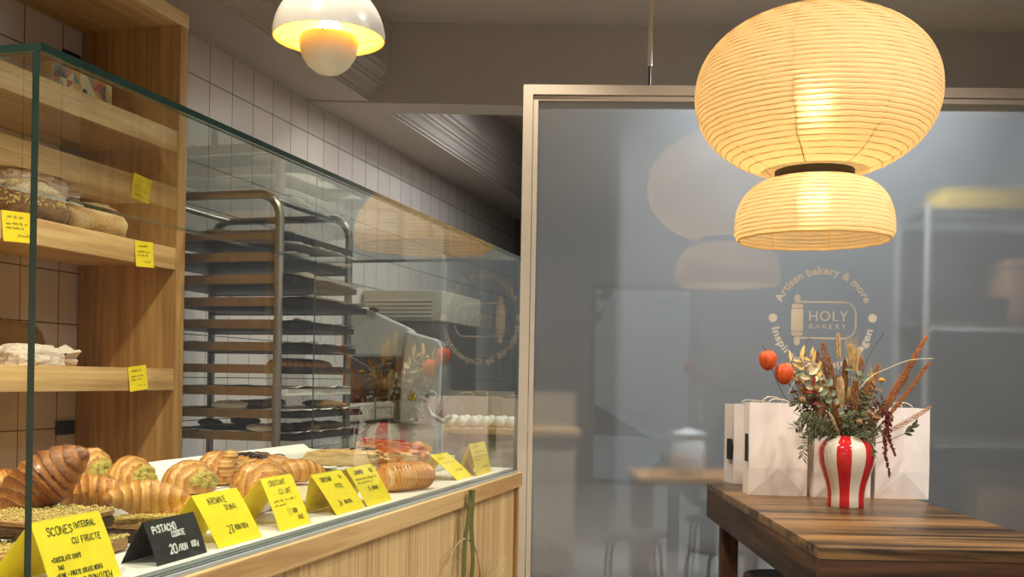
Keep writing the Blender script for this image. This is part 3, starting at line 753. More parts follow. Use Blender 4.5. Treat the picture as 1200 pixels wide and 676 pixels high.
def croissant(label, px, py, Ln, Rr, bend, rz, seed, mat='croissant', lift=0.0, tilt=(0, 0), segs=7, name='croissant', cat='pastry', group='pastries in the display case', **kw):
    p = pbase(px, py, lift)
    root = thing(name, label, cat, p, group=group)
    root.rotation_euler = (R(tilt[0]), R(tilt[1]), ROTC + R(rz))
    croissant_mesh(Ln, Rr, bend, segs, seed, **kw).build('crust', M[mat], root, angle=60)
    return root
def filled_roll(label, px, py, rx, rz_, depth, yaw, seed, cream=True, mat='layered', lift=0.0, name='filled_croissant'):
    p = pbase(px, py, lift); root = thing(name, label, 'pastry', p, ROTC + R(yaw), 'pastries in the display case')
    ax = Vector((.95, -.25, .1)).normalized()
    def saw(d):
        k = math.acos(max(-1, min(1, d.dot(ax)))) / PI * 9 + .12 * noise.noise(d * 3 + Vector((seed, 0, 0))); return k - math.floor(k)
    mb = MB(); mb.blob((0, 0, rz_ * .12), (depth, rx, rz_), 56, 36, fn=lambda d: 1 + .085 * (saw(d) - .5), tonef=lambda d, q: .28 + .6 * (1 - saw(d)), amp=.04, sc=3, seed=seed, cut=-rz_ * .12)
    mb.build('crust', M[mat], root, angle=70)
    if cream:
        mb = MB()
        for k in range(26):
            rn = random.Random(seed * 31 + k)
            yy = rn.uniform(-.55, .45) * rx; zz = rz_ * (.16 + .5 * rn.random() * (1 - abs(yy) / rx)); q = math.sqrt(max(.05, 1 - (yy / rx) ** 2 - (zz / rz_) ** 2))
            mb.blob((depth * q * .97 + rn.uniform(-.002, .004), yy, zz + rz_ * .1), (depth * .2, rx * .15, rz_ * .14), 10, 7, amp=.4, sc=3, seed=k)
        mb.build('cream', M['pistachio'], root)
    return root
def slab(label, px, py, size, yaw, seed, kind='brownie', lift=0.0, name='brownie', tilt=(0, 0)):
    p = pbase(px, py, lift); root = thing(name, label, 'pastry', p, group='pastries in the display case')
    root.rotation_euler = (R(tilt[0]), R(tilt[1]), ROTC + R(yaw))
    lx_, ly_, h = size
    def cake(z0, z1, mat, nm, amp):
        mb = MB()
        bx = lambda d: (abs(d.x) ** 8 + abs(d.y) ** 8 + abs(d.z) ** 8) ** (-1 / 8)
        mb.blob((0, 0, (z0 + z1) / 2), (lx_ / 2, ly_ / 2, (z1 - z0) / 2), 48, 24, fn=bx, amp=amp, sc=9, seed=seed)
        return mb.build(nm, M[mat], root, angle=60)
    if kind == 'brownie':
        cake(0, h * .62, 'choc', 'cake_base', .035); cake(h * .58, h * .9, 'tan_crumb', 'cream_layer', .03)
    else:
        cake(0, h * .9, 'tan_crumb', 'cake_base', .04)
    mb = MB(); rn = random.Random(seed)
    for k in range(1000):
        x, y = rn.uniform(-.48, .48) * lx_, rn.uniform(-.48, .48) * ly_; r = rn.uniform(.0007, .0019)
        mb.blob((x, y, h * .9 + rn.uniform(-.3, 1.0) * r), (r * rn.uniform(.8, 1.5), r * rn.uniform(.8, 1.4), r), 5, 4)
    o = mb.build('nut_topping', M['crumbs'], root, smooth=False); o['kind'] = 'stuff'
    return root
def focaccia(label, px, py, size, yaw, seed, mat='focaccia', top='olive', lift=0.0, tilt=(0, 0), name='focaccia_slice', ntop=8):
    p = pbase(px, py, lift); root = thing(name, label, 'bread', p, group='focaccia slices in the display case')
    root.rotation_euler = (R(tilt[0]), R(tilt[1]), ROTC + R(yaw))
    lx_, ly_, h = size
    bx = lambda d: (abs(d.x) ** 3.2 + abs(d.y) ** 3.2 + abs(d.z) ** 3.2) ** (-1 / 3.2)
    hz = lambda x, y: h * (.5 + .16 * noise.noise(Vector((x * 30, y * 30, seed))))
    mb = MB(); mb.blob((0, 0, h * .5), (lx_ / 2, ly_ / 2, h / 2), 56, 28, fn=bx, amp=.17, sc=3.2, seed=seed, tonef=lambda d, q: .72 - .55 * max(0, d.z) + .25 * noise.noise(d * 6 + Vector((seed, 1, 0))))
    mb.build('crust', M[mat], root, angle=70)
    # open crumb showing on the cut faces
    mb = MB(); mb.blob((lx_ * .02, 0, h * .46), (lx_ * .485, ly_ * .485, h * .34), 40, 20, fn=lambda d: (abs(d.x) ** 6 + abs(d.y) ** 6 + abs(d.z) ** 6) ** (-1 / 6), amp=.1, sc=7, seed=seed + 1, tonef=lambda d, q: .75 + .2 * noise.noise(d * 9))
    mb.build('crumb', M['bread_crumb'], root, angle=70)
    rn = random.Random(seed)
    for k in range(ntop):
        x, y = rn.uniform(-.38, .38) * lx_, rn.uniform(-.38, .38) * ly_; r = rn.uniform(.006, .011)
        mb = MB(); mb.blob((x, y, h * .93), (r * 1.3, r, r * .6), 10, 6, amp=.2, sc=3, seed=k); mb.build('topping', M[top], root)
    return root
M['tomato_bit'] = pbr('roast_tomato', (150, 44, 24), rough=.3, var=.3, vscale=60)
LR = .0365
rs_ = thing('display_riser', 'low white riser board along the back of the display case', 'riser', M4=MC @ Matrix.Translation((0, 0, DECK + .0005)))
mb = MB(); mb.rbox((-.590, -1.455, 0), (-.262, -1.206, .032), .003); mb.build('board', M['white'], rs_)
mb = MB(); mb.rbox((-.590, -1.205, 0), (-.155, -.06, .032), .003); mb.build('board', M['white'], rs_)
mb = MB(); mb.grid(lambda u, v: Vector((-.597 + .332 * u, -1.45 + 1.38 * v, .0335 + .002 * abs(noise.noise(Vector((u * 5, v * 14, 0)))) + (.014 * max(0, .06 - u) / .06))), 20, 40); mb.build('baking_paper', M['parchment'], rs_)
croissant('large dark baked croissant propped on top of the pile at the near end', 72, 592, .148, .046, 1.3, 46, 1, 'croissant_dark', lift=LR + .020, tilt=(8, -40), segs=10, t0=.2, t1=.8)
croissant('golden croissant half hidden behind the upright glass edge', 4, 594, .125, .034, 1.2, 60, 2, 'croissant', lift=LR)
croissant('golden croissant lying in front below the large dark croissant', 108, 599, .125, .032, 1.1, 36, 3, 'croissant', segs=9, lift=LR)
croissant('pale flaky croissant between two filled ones and the pistachio brownie', 170, 603, .115, .030, 1.0, 30, 4, 'croissant_pale', segs=8, lift=LR + .004)
croissant('pale flaky croissant right behind the BROWNIE DUBAI card', 206, 622, .135, .035, .9, 40, 5, 'croissant_pale', segs=8)
filled_roll('pistachio filled croissant peeping out behind the large dark croissant', 108, 562, .042, .052, .032, -10, 6, lift=LR)
filled_roll('pistachio filled croissant half, second from the near end', 153, 569, .050, .046, .036, 0, 7, lift=LR)
filled_roll('pistachio filled croissant half in the middle, left of the danish', 221, 576, .054, .047, .040, -5, 8, lift=LR)
filled_roll('glossy striped croissant standing left behind the CROISSANT CU UNT card', 306, 580, .056, .052, .042, -12, 10, cream=False, mat='croissant', lift=LR)
dan = filled_roll('folded golden danish with brown filling behind the striped croissant', 252, 566, .046, .052, .036, 5, 12, cream=False, mat='croissant', name='danish', lift=LR)
mb = MB()
for k, (yy, zz, rr) in enumerate(((-.018, .03, .020), (.016, .02, .018), (0, .048, .016))):
    mb.blob((.030, yy, zz), (.014, rr, rr * .9), 20, 12, amp=.12, sc=3, seed=k, tonef=lambda d, q: .2 + .7 * abs(math.sin(d.z * 7)))
mb.build('folded_dough', M['layered'], dan)
filled_roll('small pistachio topped roll behind the CROISSANT CU UNT card', 340, 574, .036, .034, .03, 0, 13).location = cw(-0.195, -1.0, DECK + LR)
slab('wide pistachio crumbed brownie slab below the croissants', 58, 624, (.125, .15, .028), 4, 14, lift=.022).location = cw(-0.20, -1.55, DECK + .031)
slab('lower pale cookie slab under the brownie behind the SCONES card', 20, 676, (.12, .115, .030), 2, 15, kind='cookie', name='cookie').location = cw(-0.2, -1.66, DECK + .001)
slab('pistachio brownie slab behind the black PISTACHO card', 165, 630, (.085, .10, .030), 6, 16, lift=.0)
slab('pistachio cookie low behind the ridge of the SCONES card', 118, 655, (.06, .07, .020), 6, 17, kind='cookie', name='cookie').location = cw(-0.155, -1.505, DECK + .001)
focaccia('olive focaccia slice farthest left, behind the striped croissant', 328, 550, (.105, .18, .038), 62, 20, lift=LR, tilt=(0, 3), ntop=12).location = cw(-0.325, -0.80, DECK + LR + .003)
focaccia('long pale focaccia slice leaning in the middle of the row', 394, 549, (.09, .20, .036), 70, 21, mat='bread_crumb', lift=LR + .008, tilt=(-4, 5), ntop=9).location = cw(-0.20, -0.65, DECK + LR + .010)
croissant('golden cheese pastry under the left olive focaccia', 352, 566, .11, .028, .6, 60, 23, 'croissant_pale', segs=6, lift=LR)
focaccia('tomato focaccia slice perched highest at the far end', 450, 536, (.08, .15, .038), 68, 25, mat='tomato', top='tomato_bit', lift=LR + .010, tilt=(0, 4), ntop=9).location = cw(-0.235, -0.355, DECK + LR + .012)
focaccia('tomato focaccia slice right behind the low flattened card', 488, 545, (.08, .145, .040), 66, 26, mat='tomato', top='tomato_bit', lift=LR, ntop=10).location = cw(-0.145, -0.478, DECK + LR + .004)
croissant('pale pleated pastry beside the CINNAMON ROLL card', 473, 574, .145, .036, .02, 70, 27, 'croissant_pale', segs=14, power=6, tip=.5, step=.26, name='pleated_pastry', t0=.3, t1=1.0)
croissant('pale puff pastry behind the low flattened card', 525, 560, .09, .026, .3, 60, 28, 'croissant_pale', segs=6, name='puff_pastry').location = cw(-0.195, -0.235, DECK + LR)
focaccia('tomato flatbread between the two last cards', 545, 549, (.07, .09, .026), 10, 29, mat='tomato', top='tomato_bit', ntop=5, lift=.0).location = cw(-0.24, -0.14, DECK + LR)
# small white tray behind the cards, and baking paper at the back of the deck
p = cw(-.122, -1.0, DECK + .0005); tr = thing('small_tray', 'small white tray under the leaning CROISSANT CU card', 'tray', p, ROTC)
mb = MB(); mb.box((-.03, -.045, 0), (.03, .045, .004))
for lo, hi in (((-.03, -.045, .004), (-.026, .045, .012)), ((.026, -.045, .004), (.03, .045, .012)), ((-.026, -.045, .004), (.026, -.041, .012)), ((-.026, .041, .004), (.026, .045, .012))): mb.box(lo, hi)
mb.build('tray_body', M['white'], tr, smooth=False)
mb = MB(); mb.rbox((-.022, -.036, .0045), (.022, .036, .009), .002); mb.build('paper_liner', M['kraft'], tr)
# hanging ribbon with its hoop on the counter front
hp = onplane(548, 566, .016); hc = onplane(546, 706, .03)
wr = thing('hoop_wreath', 'slim hoop wreath with dried grass hung by a green ribbon on the counter front', 'wreath', M4=MC @ Matrix.Translation((.02, hc.y, hc.z)))
M['ribbon'] = pbr('olive_ribbon', (112, 112, 62), rough=.6, var=.15)
M['straw'] = pbr('straw', (196, 172, 126), rough=.8, var=.2)
HR = .138
mb = MB(); mb.tube([(0, HR * math.cos(t * PI / 24), HR * math.sin(t * PI / 24)) for t in range(49)], .0022, 8, cap=False); mb.build('hoop', M['straw'], wr)
topz = DECK - .012 - hc.z; dy = hp.y - hc.y
def strap(y0, z0, y1, z1, w, x=0.002, curl=.0):
    mb = MB(); n = 10
    mb.grid(lambda u, v: Vector((x + .002 * math.sin(v * 9 + curl) + (u - .5) * .004, y0 + (y1 - y0) * v + (u - .5) * w, z0 + (z1 - z0) * v)), 2, n)
    mb.grid(lambda u, v: Vector((x + .0012 + .002 * math.sin(v * 9 + curl) + (u - .5) * .004, y0 + (y1 - y0) * v + (u - .5) * w, z0 + (z1 - z0) * v)), 2, n)
    return mb
strap(dy, topz, -.012, HR * .1, .014).build('ribbon', M['ribbon'], wr); strap(dy + .004, topz, .05, HR * .05, .014, .006, 2).build('ribbon', M['ribbon'], wr)
mb = MB(); rn = random.Random(5)
for k in range(70):
    a = rn.uniform(-.2, 1.9); b0 = Vector((.004, .06 + rn.uniform(-.02, .05), -.06)); d = Vector((rn.uniform(-.01, .05), .10 * math.cos(a) + .02, .17 * rn.uniform(.5, .85)))
    mb.tube([b0, b0 + d * .5 + Vector((0, .01, 0)), b0 + d], [.0012, .001, .0004], 4)
o = mb.build('dried_grass', M['straw'], wr); o['kind'] = 'stuff'

# ------------------------------------------------------------------ oak bread shelving on the tiled wall
yp = onplane(91, 300, WALLX).y; SX = -1.556; SB = -1.995; YE = -3.6
su = thing('bread_shelving', 'tall oak shelving unit against the tiled wall behind the counter', 'shelving', M4=MC)
ztop = 2.565
mb = MB(); mb.rbox((SB, yp, 0), (SX, yp + .055, ztop - .055), .002); mb.build('side_panel', M['oak_z'], su)
mb = MB(); mb.rbox((SB, YE, ztop - .055), (SX, yp + .055, ztop), .002); mb.build('top_board', M['oak_y'], su)
mb = MB(); mb.rbox((SB, YE, 0), (SX, YE + .05, ztop - .055), .002); mb.build('side_panel', M['oak_z'], su)
SZ = {}
for nm, py in (('A', 153), ('B', 291), ('C', 432)):
    z = onplane(208, py, SX).z; SZ[nm] = z - .028
    mb = MB(); mb.box((SB, YE + .05, z - .06), (SX - .022, yp, z - .028)); bd = mb.build('shelf_board', M['oak_y'], su, smooth=False)
    mb = MB(); mb.rbox((SX - .022, YE + .05, z - .082), (SX - .004, yp, z), .002); mb.build('lip', M['oak_y'], bd)
z = SZ['C'] - .46
mb = MB(); mb.box((SB, YE + .05, z - .03), (SX - .022, yp, z)); mb.build('shelf_board', M['oak_y'], su, smooth=False)
def note(label, cxp, cyp, w, h, tilt, seed, lines=3):
    c = onplane(cxp, cyp, SX - .003); rnd = random.Random(seed)
    root = thing('price_note', label, 'price note', M4=MC @ Matrix.Translation(c) @ Matrix.Rotation(R(tilt), 4, 'X'), group='yellow notes on the bread shelves')
    mb = MB(); f = lambda o: (lambda u, v: Vector((o + .004 * v * v, (u - .5) * w, (.5 - v) * h)))
    mb.grid(f(.0015), 4, 4); mb.grid(f(.0008), 4, 4); mb.build('note_paper', M['yellow'], root)
    pl = []
    pl += scribble(-.32 * w, .26 * h, .55 * w, .10 * h, rnd)
    pl += scribble(-.38 * w, .05 * h, .78 * w, .09 * h, rnd); pl += scribble(-.38 * w, -.09 * h, .6 * w, .09 * h, rnd); pl += scribble(-.02 * w, -.34 * h, .42 * w, .11 * h, rnd)
    k = ink_mesh(pl, .0016); vs = []
    for v in k.v:
        vv = .5 - v.y / h; vs.append(Vector((.0022 + .004 * vv * vv, v.x, v.y)))
    k.v = vs; k.build('handwriting', M['ink'], root, smooth=False)
note('yellow note on the middle bread shelf at its right end', 168.5, 298, .105, .092, 3, 31)
note('yellow note on the middle bread shelf under the seeded dark loaf', 20, 266, .125, .092, 4, 32)
note('yellow note on the lowest visible bread shelf', 161, 443, .103, .088, 6, 33)
# loaves and bags on the shelves
def shelf_pt(px, py, x, sh): p = onplane(px, py, x); return cw(x, p.y, SZ[sh] + .001)
lf = thing('seeded_loaf', 'dark round loaf covered in seeds on the middle bread shelf', 'bread', shelf_pt(28, 262, -1.72, 'B'), ROTC, 'loaves on the middle bread shelf')
mb = MB(); mb.blob((0, 0, .075), (.13, .145, .10), 44, 28, amp=.05, sc=2.5, seed=3, cut=-.075, tonef=lambda d, q: .5 + .3 * noise.noise(d * 5)); mb.build('crust', M['loaf_dark'], lf)
mb = MB(); rn = random.Random(8)
for k in range(650):
    a = rn.uniform(-2.6, 1.2); ph = rn.uniform(.0, 1.5); d = Vector((math.cos(ph) * math.cos(a), math.cos(ph) * math.sin(a), math.sin(ph)))
    if d.y > .45: continue
    kk = 1 + .05 * noise.noise(d * 2.5 + Vector((21.9, 9.3, 3)))
    c = Vector((d.x * .13 * kk, d.y * .145 * kk, .075 + d.z * .10 * kk)); t = d.orthogonal().normalized(); t = (Matrix.Rotation(rn.uniform(0, 6), 4, d) @ t)
    mb.tube([c - t * .006, c + d * .001, c + t * .006], [.001, .0034, .001], 5)
o = mb.build('seeds', M['seed'], lf, smooth=True); o['kind'] = 'stuff'
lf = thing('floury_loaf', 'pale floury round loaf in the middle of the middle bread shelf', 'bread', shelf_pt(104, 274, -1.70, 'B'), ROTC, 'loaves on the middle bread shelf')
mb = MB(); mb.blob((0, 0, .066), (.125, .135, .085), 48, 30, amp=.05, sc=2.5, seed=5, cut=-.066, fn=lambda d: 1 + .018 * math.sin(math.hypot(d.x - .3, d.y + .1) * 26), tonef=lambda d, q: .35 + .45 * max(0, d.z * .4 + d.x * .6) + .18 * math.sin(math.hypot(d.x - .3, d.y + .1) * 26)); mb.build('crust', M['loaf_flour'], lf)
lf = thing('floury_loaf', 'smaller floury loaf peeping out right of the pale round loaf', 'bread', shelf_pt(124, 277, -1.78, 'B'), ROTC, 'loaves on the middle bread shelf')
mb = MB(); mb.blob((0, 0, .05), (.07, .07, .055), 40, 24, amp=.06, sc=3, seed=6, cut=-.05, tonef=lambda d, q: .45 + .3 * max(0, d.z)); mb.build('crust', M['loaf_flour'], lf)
def crumpled(name, label, px, py, x, rad, mat, seed, sh='C'):
    t = thing(name, label, 'paper bag', shelf_pt(px, py, x, sh), ROTC)
    def fn(d):
        q = d * 2.4 + Vector((seed, seed * 2, 0)); v = 0
        for k in range(3): v += (.5 - abs(noise.noise(q * (2 ** k)))) / (1.7 ** k)
        return (abs(d.x) ** 3 + abs(d.y) ** 3 + abs(d.z) ** 3) ** (-1 / 3) * (.80 + .22 * v)
    mb = MB(); mb.blob((0, 0, rad[2] * .8), rad, 40, 26, fn=fn, cut=-rad[2] * .8); mb.build('bag_paper', M[mat], t, angle=12)
    # gathered, twisted end
    mb = MB(); mb.grid(lambda u, v: Vector((.02 * math.sin(u * 14), rad[1] * .93 + v * .05, max(rad[2] * .55, .055))) + Vector((math.cos(2 * PI * u), 0, math.sin(2 * PI * u))) * (.022 + .018 * v + .008 * math.sin(u * 40 + seed)), 24, 5, closeu=True); mb.build('twisted_end', M[mat], t, angle=15)
crumpled('crumpled_bag', 'crumpled white paper bag on the lowest visible bread shelf', 34, 428, -1.715, (.068, .14, .056), 'paper_crumple', 4)
crumpled('crumpled_bag', 'brown paper bag behind the crumpled white one on the bread shelf', 12, 415, -1.895, (.055, .15, .105), 'kraft', 9)
# patterned gift box
GX = -1.625
ga, gb = onplane(61, 110, GX), onplane(131, 128, GX)
gz = SZ['A'] + .001; gw = gb.y - ga.y
gbx = thing('gift_box', 'small box with colourful geometric pattern on the top bread shelf', 'box', M4=MC @ Matrix.Translation((GX, ga.y, gz)))
gh = max(.09, onplane(96, 86, GX).z - gz)
mb = MB(); mb.rbox((-.05, 0, 0), (0, gw, gh), .002); mb.build('box_body', pbr('cream_box', (232, 206, 140), rough=.6), gbx)
pc = [pbr('print_%d' % i, c, rough=.6, var=.02) for i, c in enumerate([(214, 168, 50), (186, 70, 40), (46, 62, 84), (96, 140, 150), (236, 222, 180), (222, 120, 50)])]
mb = MB(); rn = random.Random(12); nx, nz = 9, 3; cwid, chh = (gw - .006) / nx, (gh - .006) / nz
for i in range(nx):
    for j in range(nz):
        y0, z0 = .003 + i * cwid, .003 + j * chh; k = rn.randrange(4); X = .0006
        q = [Vector((X, y0, z0)), Vector((X, y0 + cwid, z0)), Vector((X, y0 + cwid, z0 + chh)), Vector((X, y0, z0 + chh))]
        q = q[k:] + q[:k]
        mb.add(q[:3], [(0, 1, 2)], rn.randrange(6)); mb.add([q[0], q[2], q[3]], [(0, 1, 2)], rn.randrange(6))
cy_, cz_ = gw * .52, gh * .5
mb.add([(.0012, cy_ + .022 * math.cos(t * PI / 10), cz_ + .022 * math.sin(t * PI / 10)) for t in range(20)], [tuple(range(20))], 4)
mb.add([(.0016, cy_ + .014 * math.cos(t * PI / 10), cz_ - .004 + .014 * math.sin(t * PI / 10)) for t in range(11)], [tuple(range(11))], 2)
mb.build('printed_pattern', pc, gbx, smooth=False)
for lb, x0, x1, y0, y1 in (('black wall socket on the tiles under the shelving top', 72, 92, 66, 77), ('black wall socket low on the tiles beside the shelving', 64, 85, 492, 510)):
    a, b = onplane(x0, y1, WALLX), onplane(x1, y0, WALLX)
    t = thing('wall_socket', lb, 'socket', M4=MC @ Matrix.Translation((WALLX, (a.y + b.y) / 2, (a.z + b.z) / 2)))
    w = (b.y - a.y) / 2; h = (b.z - a.z) / 2
    mb = MB(); mb.rbox((.0005, -w, -h), (.012, w, h), .003); mb.build('cover_plate', M['black'], t)
    mb = MB(); mb.tube([(.010, 0, 0), (.014, 0, 0)], min(h, w) * .6, 20); mb.build('socket_face', M['black_metal'], t)
#PART4
# ------------------------------------------------------------------ bakery trolley with trays
RX0, RX1 = -1.88, -1.20
ya = onplane(325.5, 400, RX1).y; yb2 = onplane(407, 400, RX1).y
rk = thing('bakery_rack', 'tall steel bakery rack full of trays behind the glass case', 'rack', M4=MC)
ztp = onplane(318, 226, RX1 - .03).z
pr = .017
for y in (ya, yb2):
    for nm, x in (('post', RX0), ('post', RX1)): pass
    mb = MB(); rr = .09
    pts = [(RX1, y, .12), (RX1, y, ztp - rr)] + [(RX1 - rr + rr * math.cos(t), y, ztp - rr + rr * math.sin(t)) for t in [R(a) for a in range(15, 91, 15)]] + [(RX0 + rr - rr * math.sin(t), y, ztp - rr + rr * math.cos(t)) for t in [R(a) for a in range(0, 91, 15)]] + [(RX0, y, .12)]
    mb.tube(pts, pr, 12); mb.build('post_loop', M['steel'], rk)
for x in (RX0 + .09, RX1 - .09):
    mb = MB(); mb.tube([(x, ya, ztp), (x, yb2, ztp)], .012, 10); mb.build('top_bar', M['steel'], rk)
for x in (RX0, RX1):
    mb = MB(); mb.tube([(x, ya, .16), (x, yb2, .16)], .014, 10); mb.build('bottom_bar', M['steel'], rk)
    for y in (ya, yb2):
        mb = MB(); mb.tube([(x, y - .014, .06), (x, y + .014, .06)], .06, 18); mb.build('caster', M['black'], rk)
levels = [onplane(326, 301 + 26.6 * k, RX1).z for k in range(-1, 9)]
for k, z in enumerate(levels):
    for y, s_ in ((ya, 1), (yb2, -1)):
        mb = MB(); mb.box((RX0 + .01, y + s_ * .012, z - .012), (RX1 - .01, y + s_ * .016, z + .022)); mb.box((RX0 + .01, y + min(s_ * .016, s_ * .046), z - .012), (RX1 - .01, y + max(s_ * .016, s_ * .046), z - .009)); mb.build('rail', M['rail_steel'], rk, smooth=False)
ords = ['topmost', 'second', 'third', 'fourth', 'fifth', 'sixth', 'seventh', 'eighth', 'ninth', 'tenth']
rn = random.Random(11)
outs = [.02, .0, .05, .10, .04, .05, .04, .03, .09, .07]
content = ['crumb', 'paper', 'paper', 'paper', 'paper', 'paper', 'loaf', 'frame', 'foil', 'foil']
for k, z in enumerate(levels):
    o_ = outs[k]
    desc = {'crumb': 'bearing dark baked pieces', 'paper': 'lined with parchment', 'loaf': 'holding a golden loaf', 'frame': 'with a pale edge', 'foil': 'holding wrapped baked goods'}[content[k]]
    t = thing('baking_tray', '%s tray from the top in the steel rack, %s' % (ords[k], desc), 'tray', M4=MC @ Matrix.Translation((0, 0, z - .0085)), group='trays in the bakery rack')
    x0, x1, y0, y1 = RX0 + .03 + o_, RX1 - .0 + o_, ya + .02, yb2 - .02
    mb = MB(); mb.box((x0, y0, 0), (x1, y1, .003))
    for lo, hi in (((x0, y0, .003), (x0 + .003, y1, .024)), ((x1 - .003, y0, .003), (x1, y1, .024)), ((x0 + .003, y0, .003), (x1 - .003, y0 + .003, .024)), ((x0 + .003, y1 - .003, .003), (x1 - .003, y1, .024))): mb.box(lo, hi)
    mb.build('tray_body', M['white_metal' if content[k] == 'frame' else 'dark_tray'], t, smooth=False)
    if content[k] in ('paper', 'foil', 'frame'):
        sh = rn.uniform(-.02, .03); sd = rn.random() * 9
        mb = MB(); mb.grid(lambda u, v: Vector((x0 + .02 + (x1 - x0 + sh) * u, y0 + .004 + (y1 - y0 - .008) * v, .0265 + .012 * abs(noise.noise(Vector((u * 4, v * 4, sd)))) + (.022 * max(0, u - .9) * 10 * abs(noise.noise(Vector((v * 6, sd, 0)))) ))), 16, 16)
        mb.build('parchment_sheet', M['parchment'], t)
    if content[k] in ('crumb', 'foil'):
        for j in range(7):
            p = (rn.uniform(x0 + .1, x1 - .06), y0 + (y1 - y0) * (j + .7) / 7.6, .045 if content[k] == 'foil' else .028)
            mb = MB(); mb.blob(p, (rn.uniform(.05, .09), .032, .018), 14, 8, amp=.25, sc=3, seed=j + k * 9)
            b = mb.build('baked_piece', M['loaf_dark' if (content[k] == 'crumb' or j % 3) else 'paper_crumple'], t)
    if content[k] == 'loaf':
        mb = croissant_mesh(.5, .034, .02, 11, 5, power=5, tip=.5, step=.05)
        b = mb.build('golden_loaf', M['croissant'], t); b.location = (x1 - .09, (y0 + y1) / 2 - .02, .006); b.rotation_euler = (0, 0, R(90))

# ------------------------------------------------------------------ dough machine, oven, bench behind the case
dM = 5.3
def pp(px, py, d=dM): p = at(px, py, d); return (p.x, p.z)
mach = thing('dough_machine', 'grey dough machine with sloping arm and warning triangle behind the case', 'machine', (0, dM, 0))
M['mach'] = pbr('machine_grey_paint', (196, 196, 192), rough=.35, var=.02)
def mprism(name, pix, y0, y1, mat, parent=mach, bev=.012):
    mb = MB(); mb.prism([pp(*q) for q in pix], y0, y1, 'y'); o = mb.build(name, M[mat], parent, smooth=False)
    bv = o.modifiers.new('rounded', 'BEVEL'); bv.width = bev; bv.segments = 2; bv.limit_method = 'ANGLE'; return o
mprism('arm', [(398, 354), (414, 356), (424, 358), (478, 383), (482, 390), (476, 418), (398, 416)], .06, .40, 'mach')
mprism('head_housing', [(476, 387), (514, 398), (519, 408), (516, 470), (505, 497), (468, 496), (470, 440)], .0, .36, 'mach')
mprism('side_cover', [(516, 399), (522, 404), (525, 440), (521, 478), (517, 480), (519, 410)], .03, .33, 'steel', bev=.004)
mprism('bed', [(396, 474), (460, 470), (462, 490), (396, 496)], .02, .5, 'white_metal')
mprism('column', [(396, 416), (452, 420), (462, 470), (396, 474)], .25, .5, 'black_metal')
mprism('pedestal', [(396, 496), (512, 497), (512, 640), (396, 640)], .05, .5, 'mach')
mprism('switch', [(432, 357), (443, 361), (441, 366), (431, 362)], .03, .062, 'black', bev=.003)
mb = MB(); mb.tube([Vector((pp(498, 392)[0], .1, pp(498, 392)[1])), Vector((pp(503, 386)[0], .08, pp(503, 386)[1])), Vector((pp(505, 377)[0], .08, pp(505, 377)[1]))], [.012, .012, .009], 10); mb.build('lever', M['black'], mach)
a, b = pp(479, 468), pp(487, 456); cxm = (a[0] + b[0]) / 2
warn = MB(); wv = [(cxm - .024, -.001, a[1] - .004), (cxm + .024, -.001, a[1] - .004), (cxm, -.001, b[1] + .002)]
warn.add(wv, [(0, 1, 2)]); warn = warn.build('warning_label', pbr('warning_yellow', (226, 196, 40), rough=.5), mach, smooth=False)
k2 = MB(); c0 = Vector(wv[0]) / 3 + Vector(wv[1]) / 3 + Vector(wv[2]) / 3
for i in range(3):
    A, B = Vector(wv[i]), Vector(wv[(i + 1) % 3]); k2.add([A + Vector((0, -.0004, 0)), B + Vector((0, -.0004, 0)), B.lerp(c0, .16) + Vector((0, -.0004, 0)), A.lerp(c0, .16) + Vector((0, -.0004, 0))], [(0, 1, 2, 3)])
k2.add([c0 + Vector(q) for q in ((-.003, -.0004, .010), (.003, -.0004, .010), (.0015, -.0004, -.003), (-.0015, -.0004, -.003))], [(0, 1, 2, 3)]); k2.add([c0 + Vector(q) for q in ((-.009, -.0004, -.004), (.009, -.0004, -.004), (.006, -.0004, -.008), (-.006, -.0004, -.008))], [(0, 1, 2, 3)])
k2.build('warning_symbol', M['black'], warn, smooth=False)
mb = MB()
for dx in (0, .02):
    a = [pp(503 + dx * 100, 462), pp(498 + dx * 100, 474), pp(504 + dx * 100, 486), pp(520 + dx * 100, 494), pp(530, 488)]
    mb.tube([(x, -.02 - dx, z) for x, z in a], [.012, .014, .013, .012, .008], 10)
mb.build('hook', M['steel'], mach)
mb = MB(); a = [pp(440, 492), pp(440, 466), pp(462, 464), pp(462, 492)]; mb.tube([(x, -.01, z) for x, z in a], .005, 8); a = [pp(440, 478), pp(462, 477)]; mb.tube([(x, -.01, z) for x, z in a], .004, 8); mb.build('guard_wire', M['steel'], mach)

OX0 = WALLX + .012
OY = onplane(424, 400, OX0).y
def oven_pt(px, py):
    a_, b_ = n2(px, py); o_ = MCI @ Vector((0, 0, CAMH)); p_ = MCI @ Vector((a_, 1, CAMH + b_)); t_ = (OY - o_.y) / (p_.y - o_.y); return o_ + (p_ - o_) * t_
OX1 = oven_pt(517, 400).x; ozt = oven_pt(470, 340).z; zl = oven_pt(470, 376).z
ov = thing('deck_oven', 'wide beige oven with louvred hood behind the dough machine', 'oven', M4=MC @ Matrix.Translation((0, OY, 0)))
M['oven'] = pbr('oven_beige_enamel', (176, 166, 148), rough=.4, var=.03)
mb = MB(); mb.rbox((OX0, 0, zl), (OX1, .8, ozt), .01); mb.build('hood', M['oven'], ov)
mb = MB()
for k in range(5):
    z = zl + (ozt - zl) * (.12 + .13 * k); mb.prism([(-.012, z), (-.002, z + .016), (.004, z + .016), (-.006, z)], OX0 + .03, OX1 - .06, 'x')
mb.build('louvre', M['oven'], ov, smooth=False)
M['oven_dark'] = pbr('oven_front', (62, 56, 50), rough=.35, var=.1)
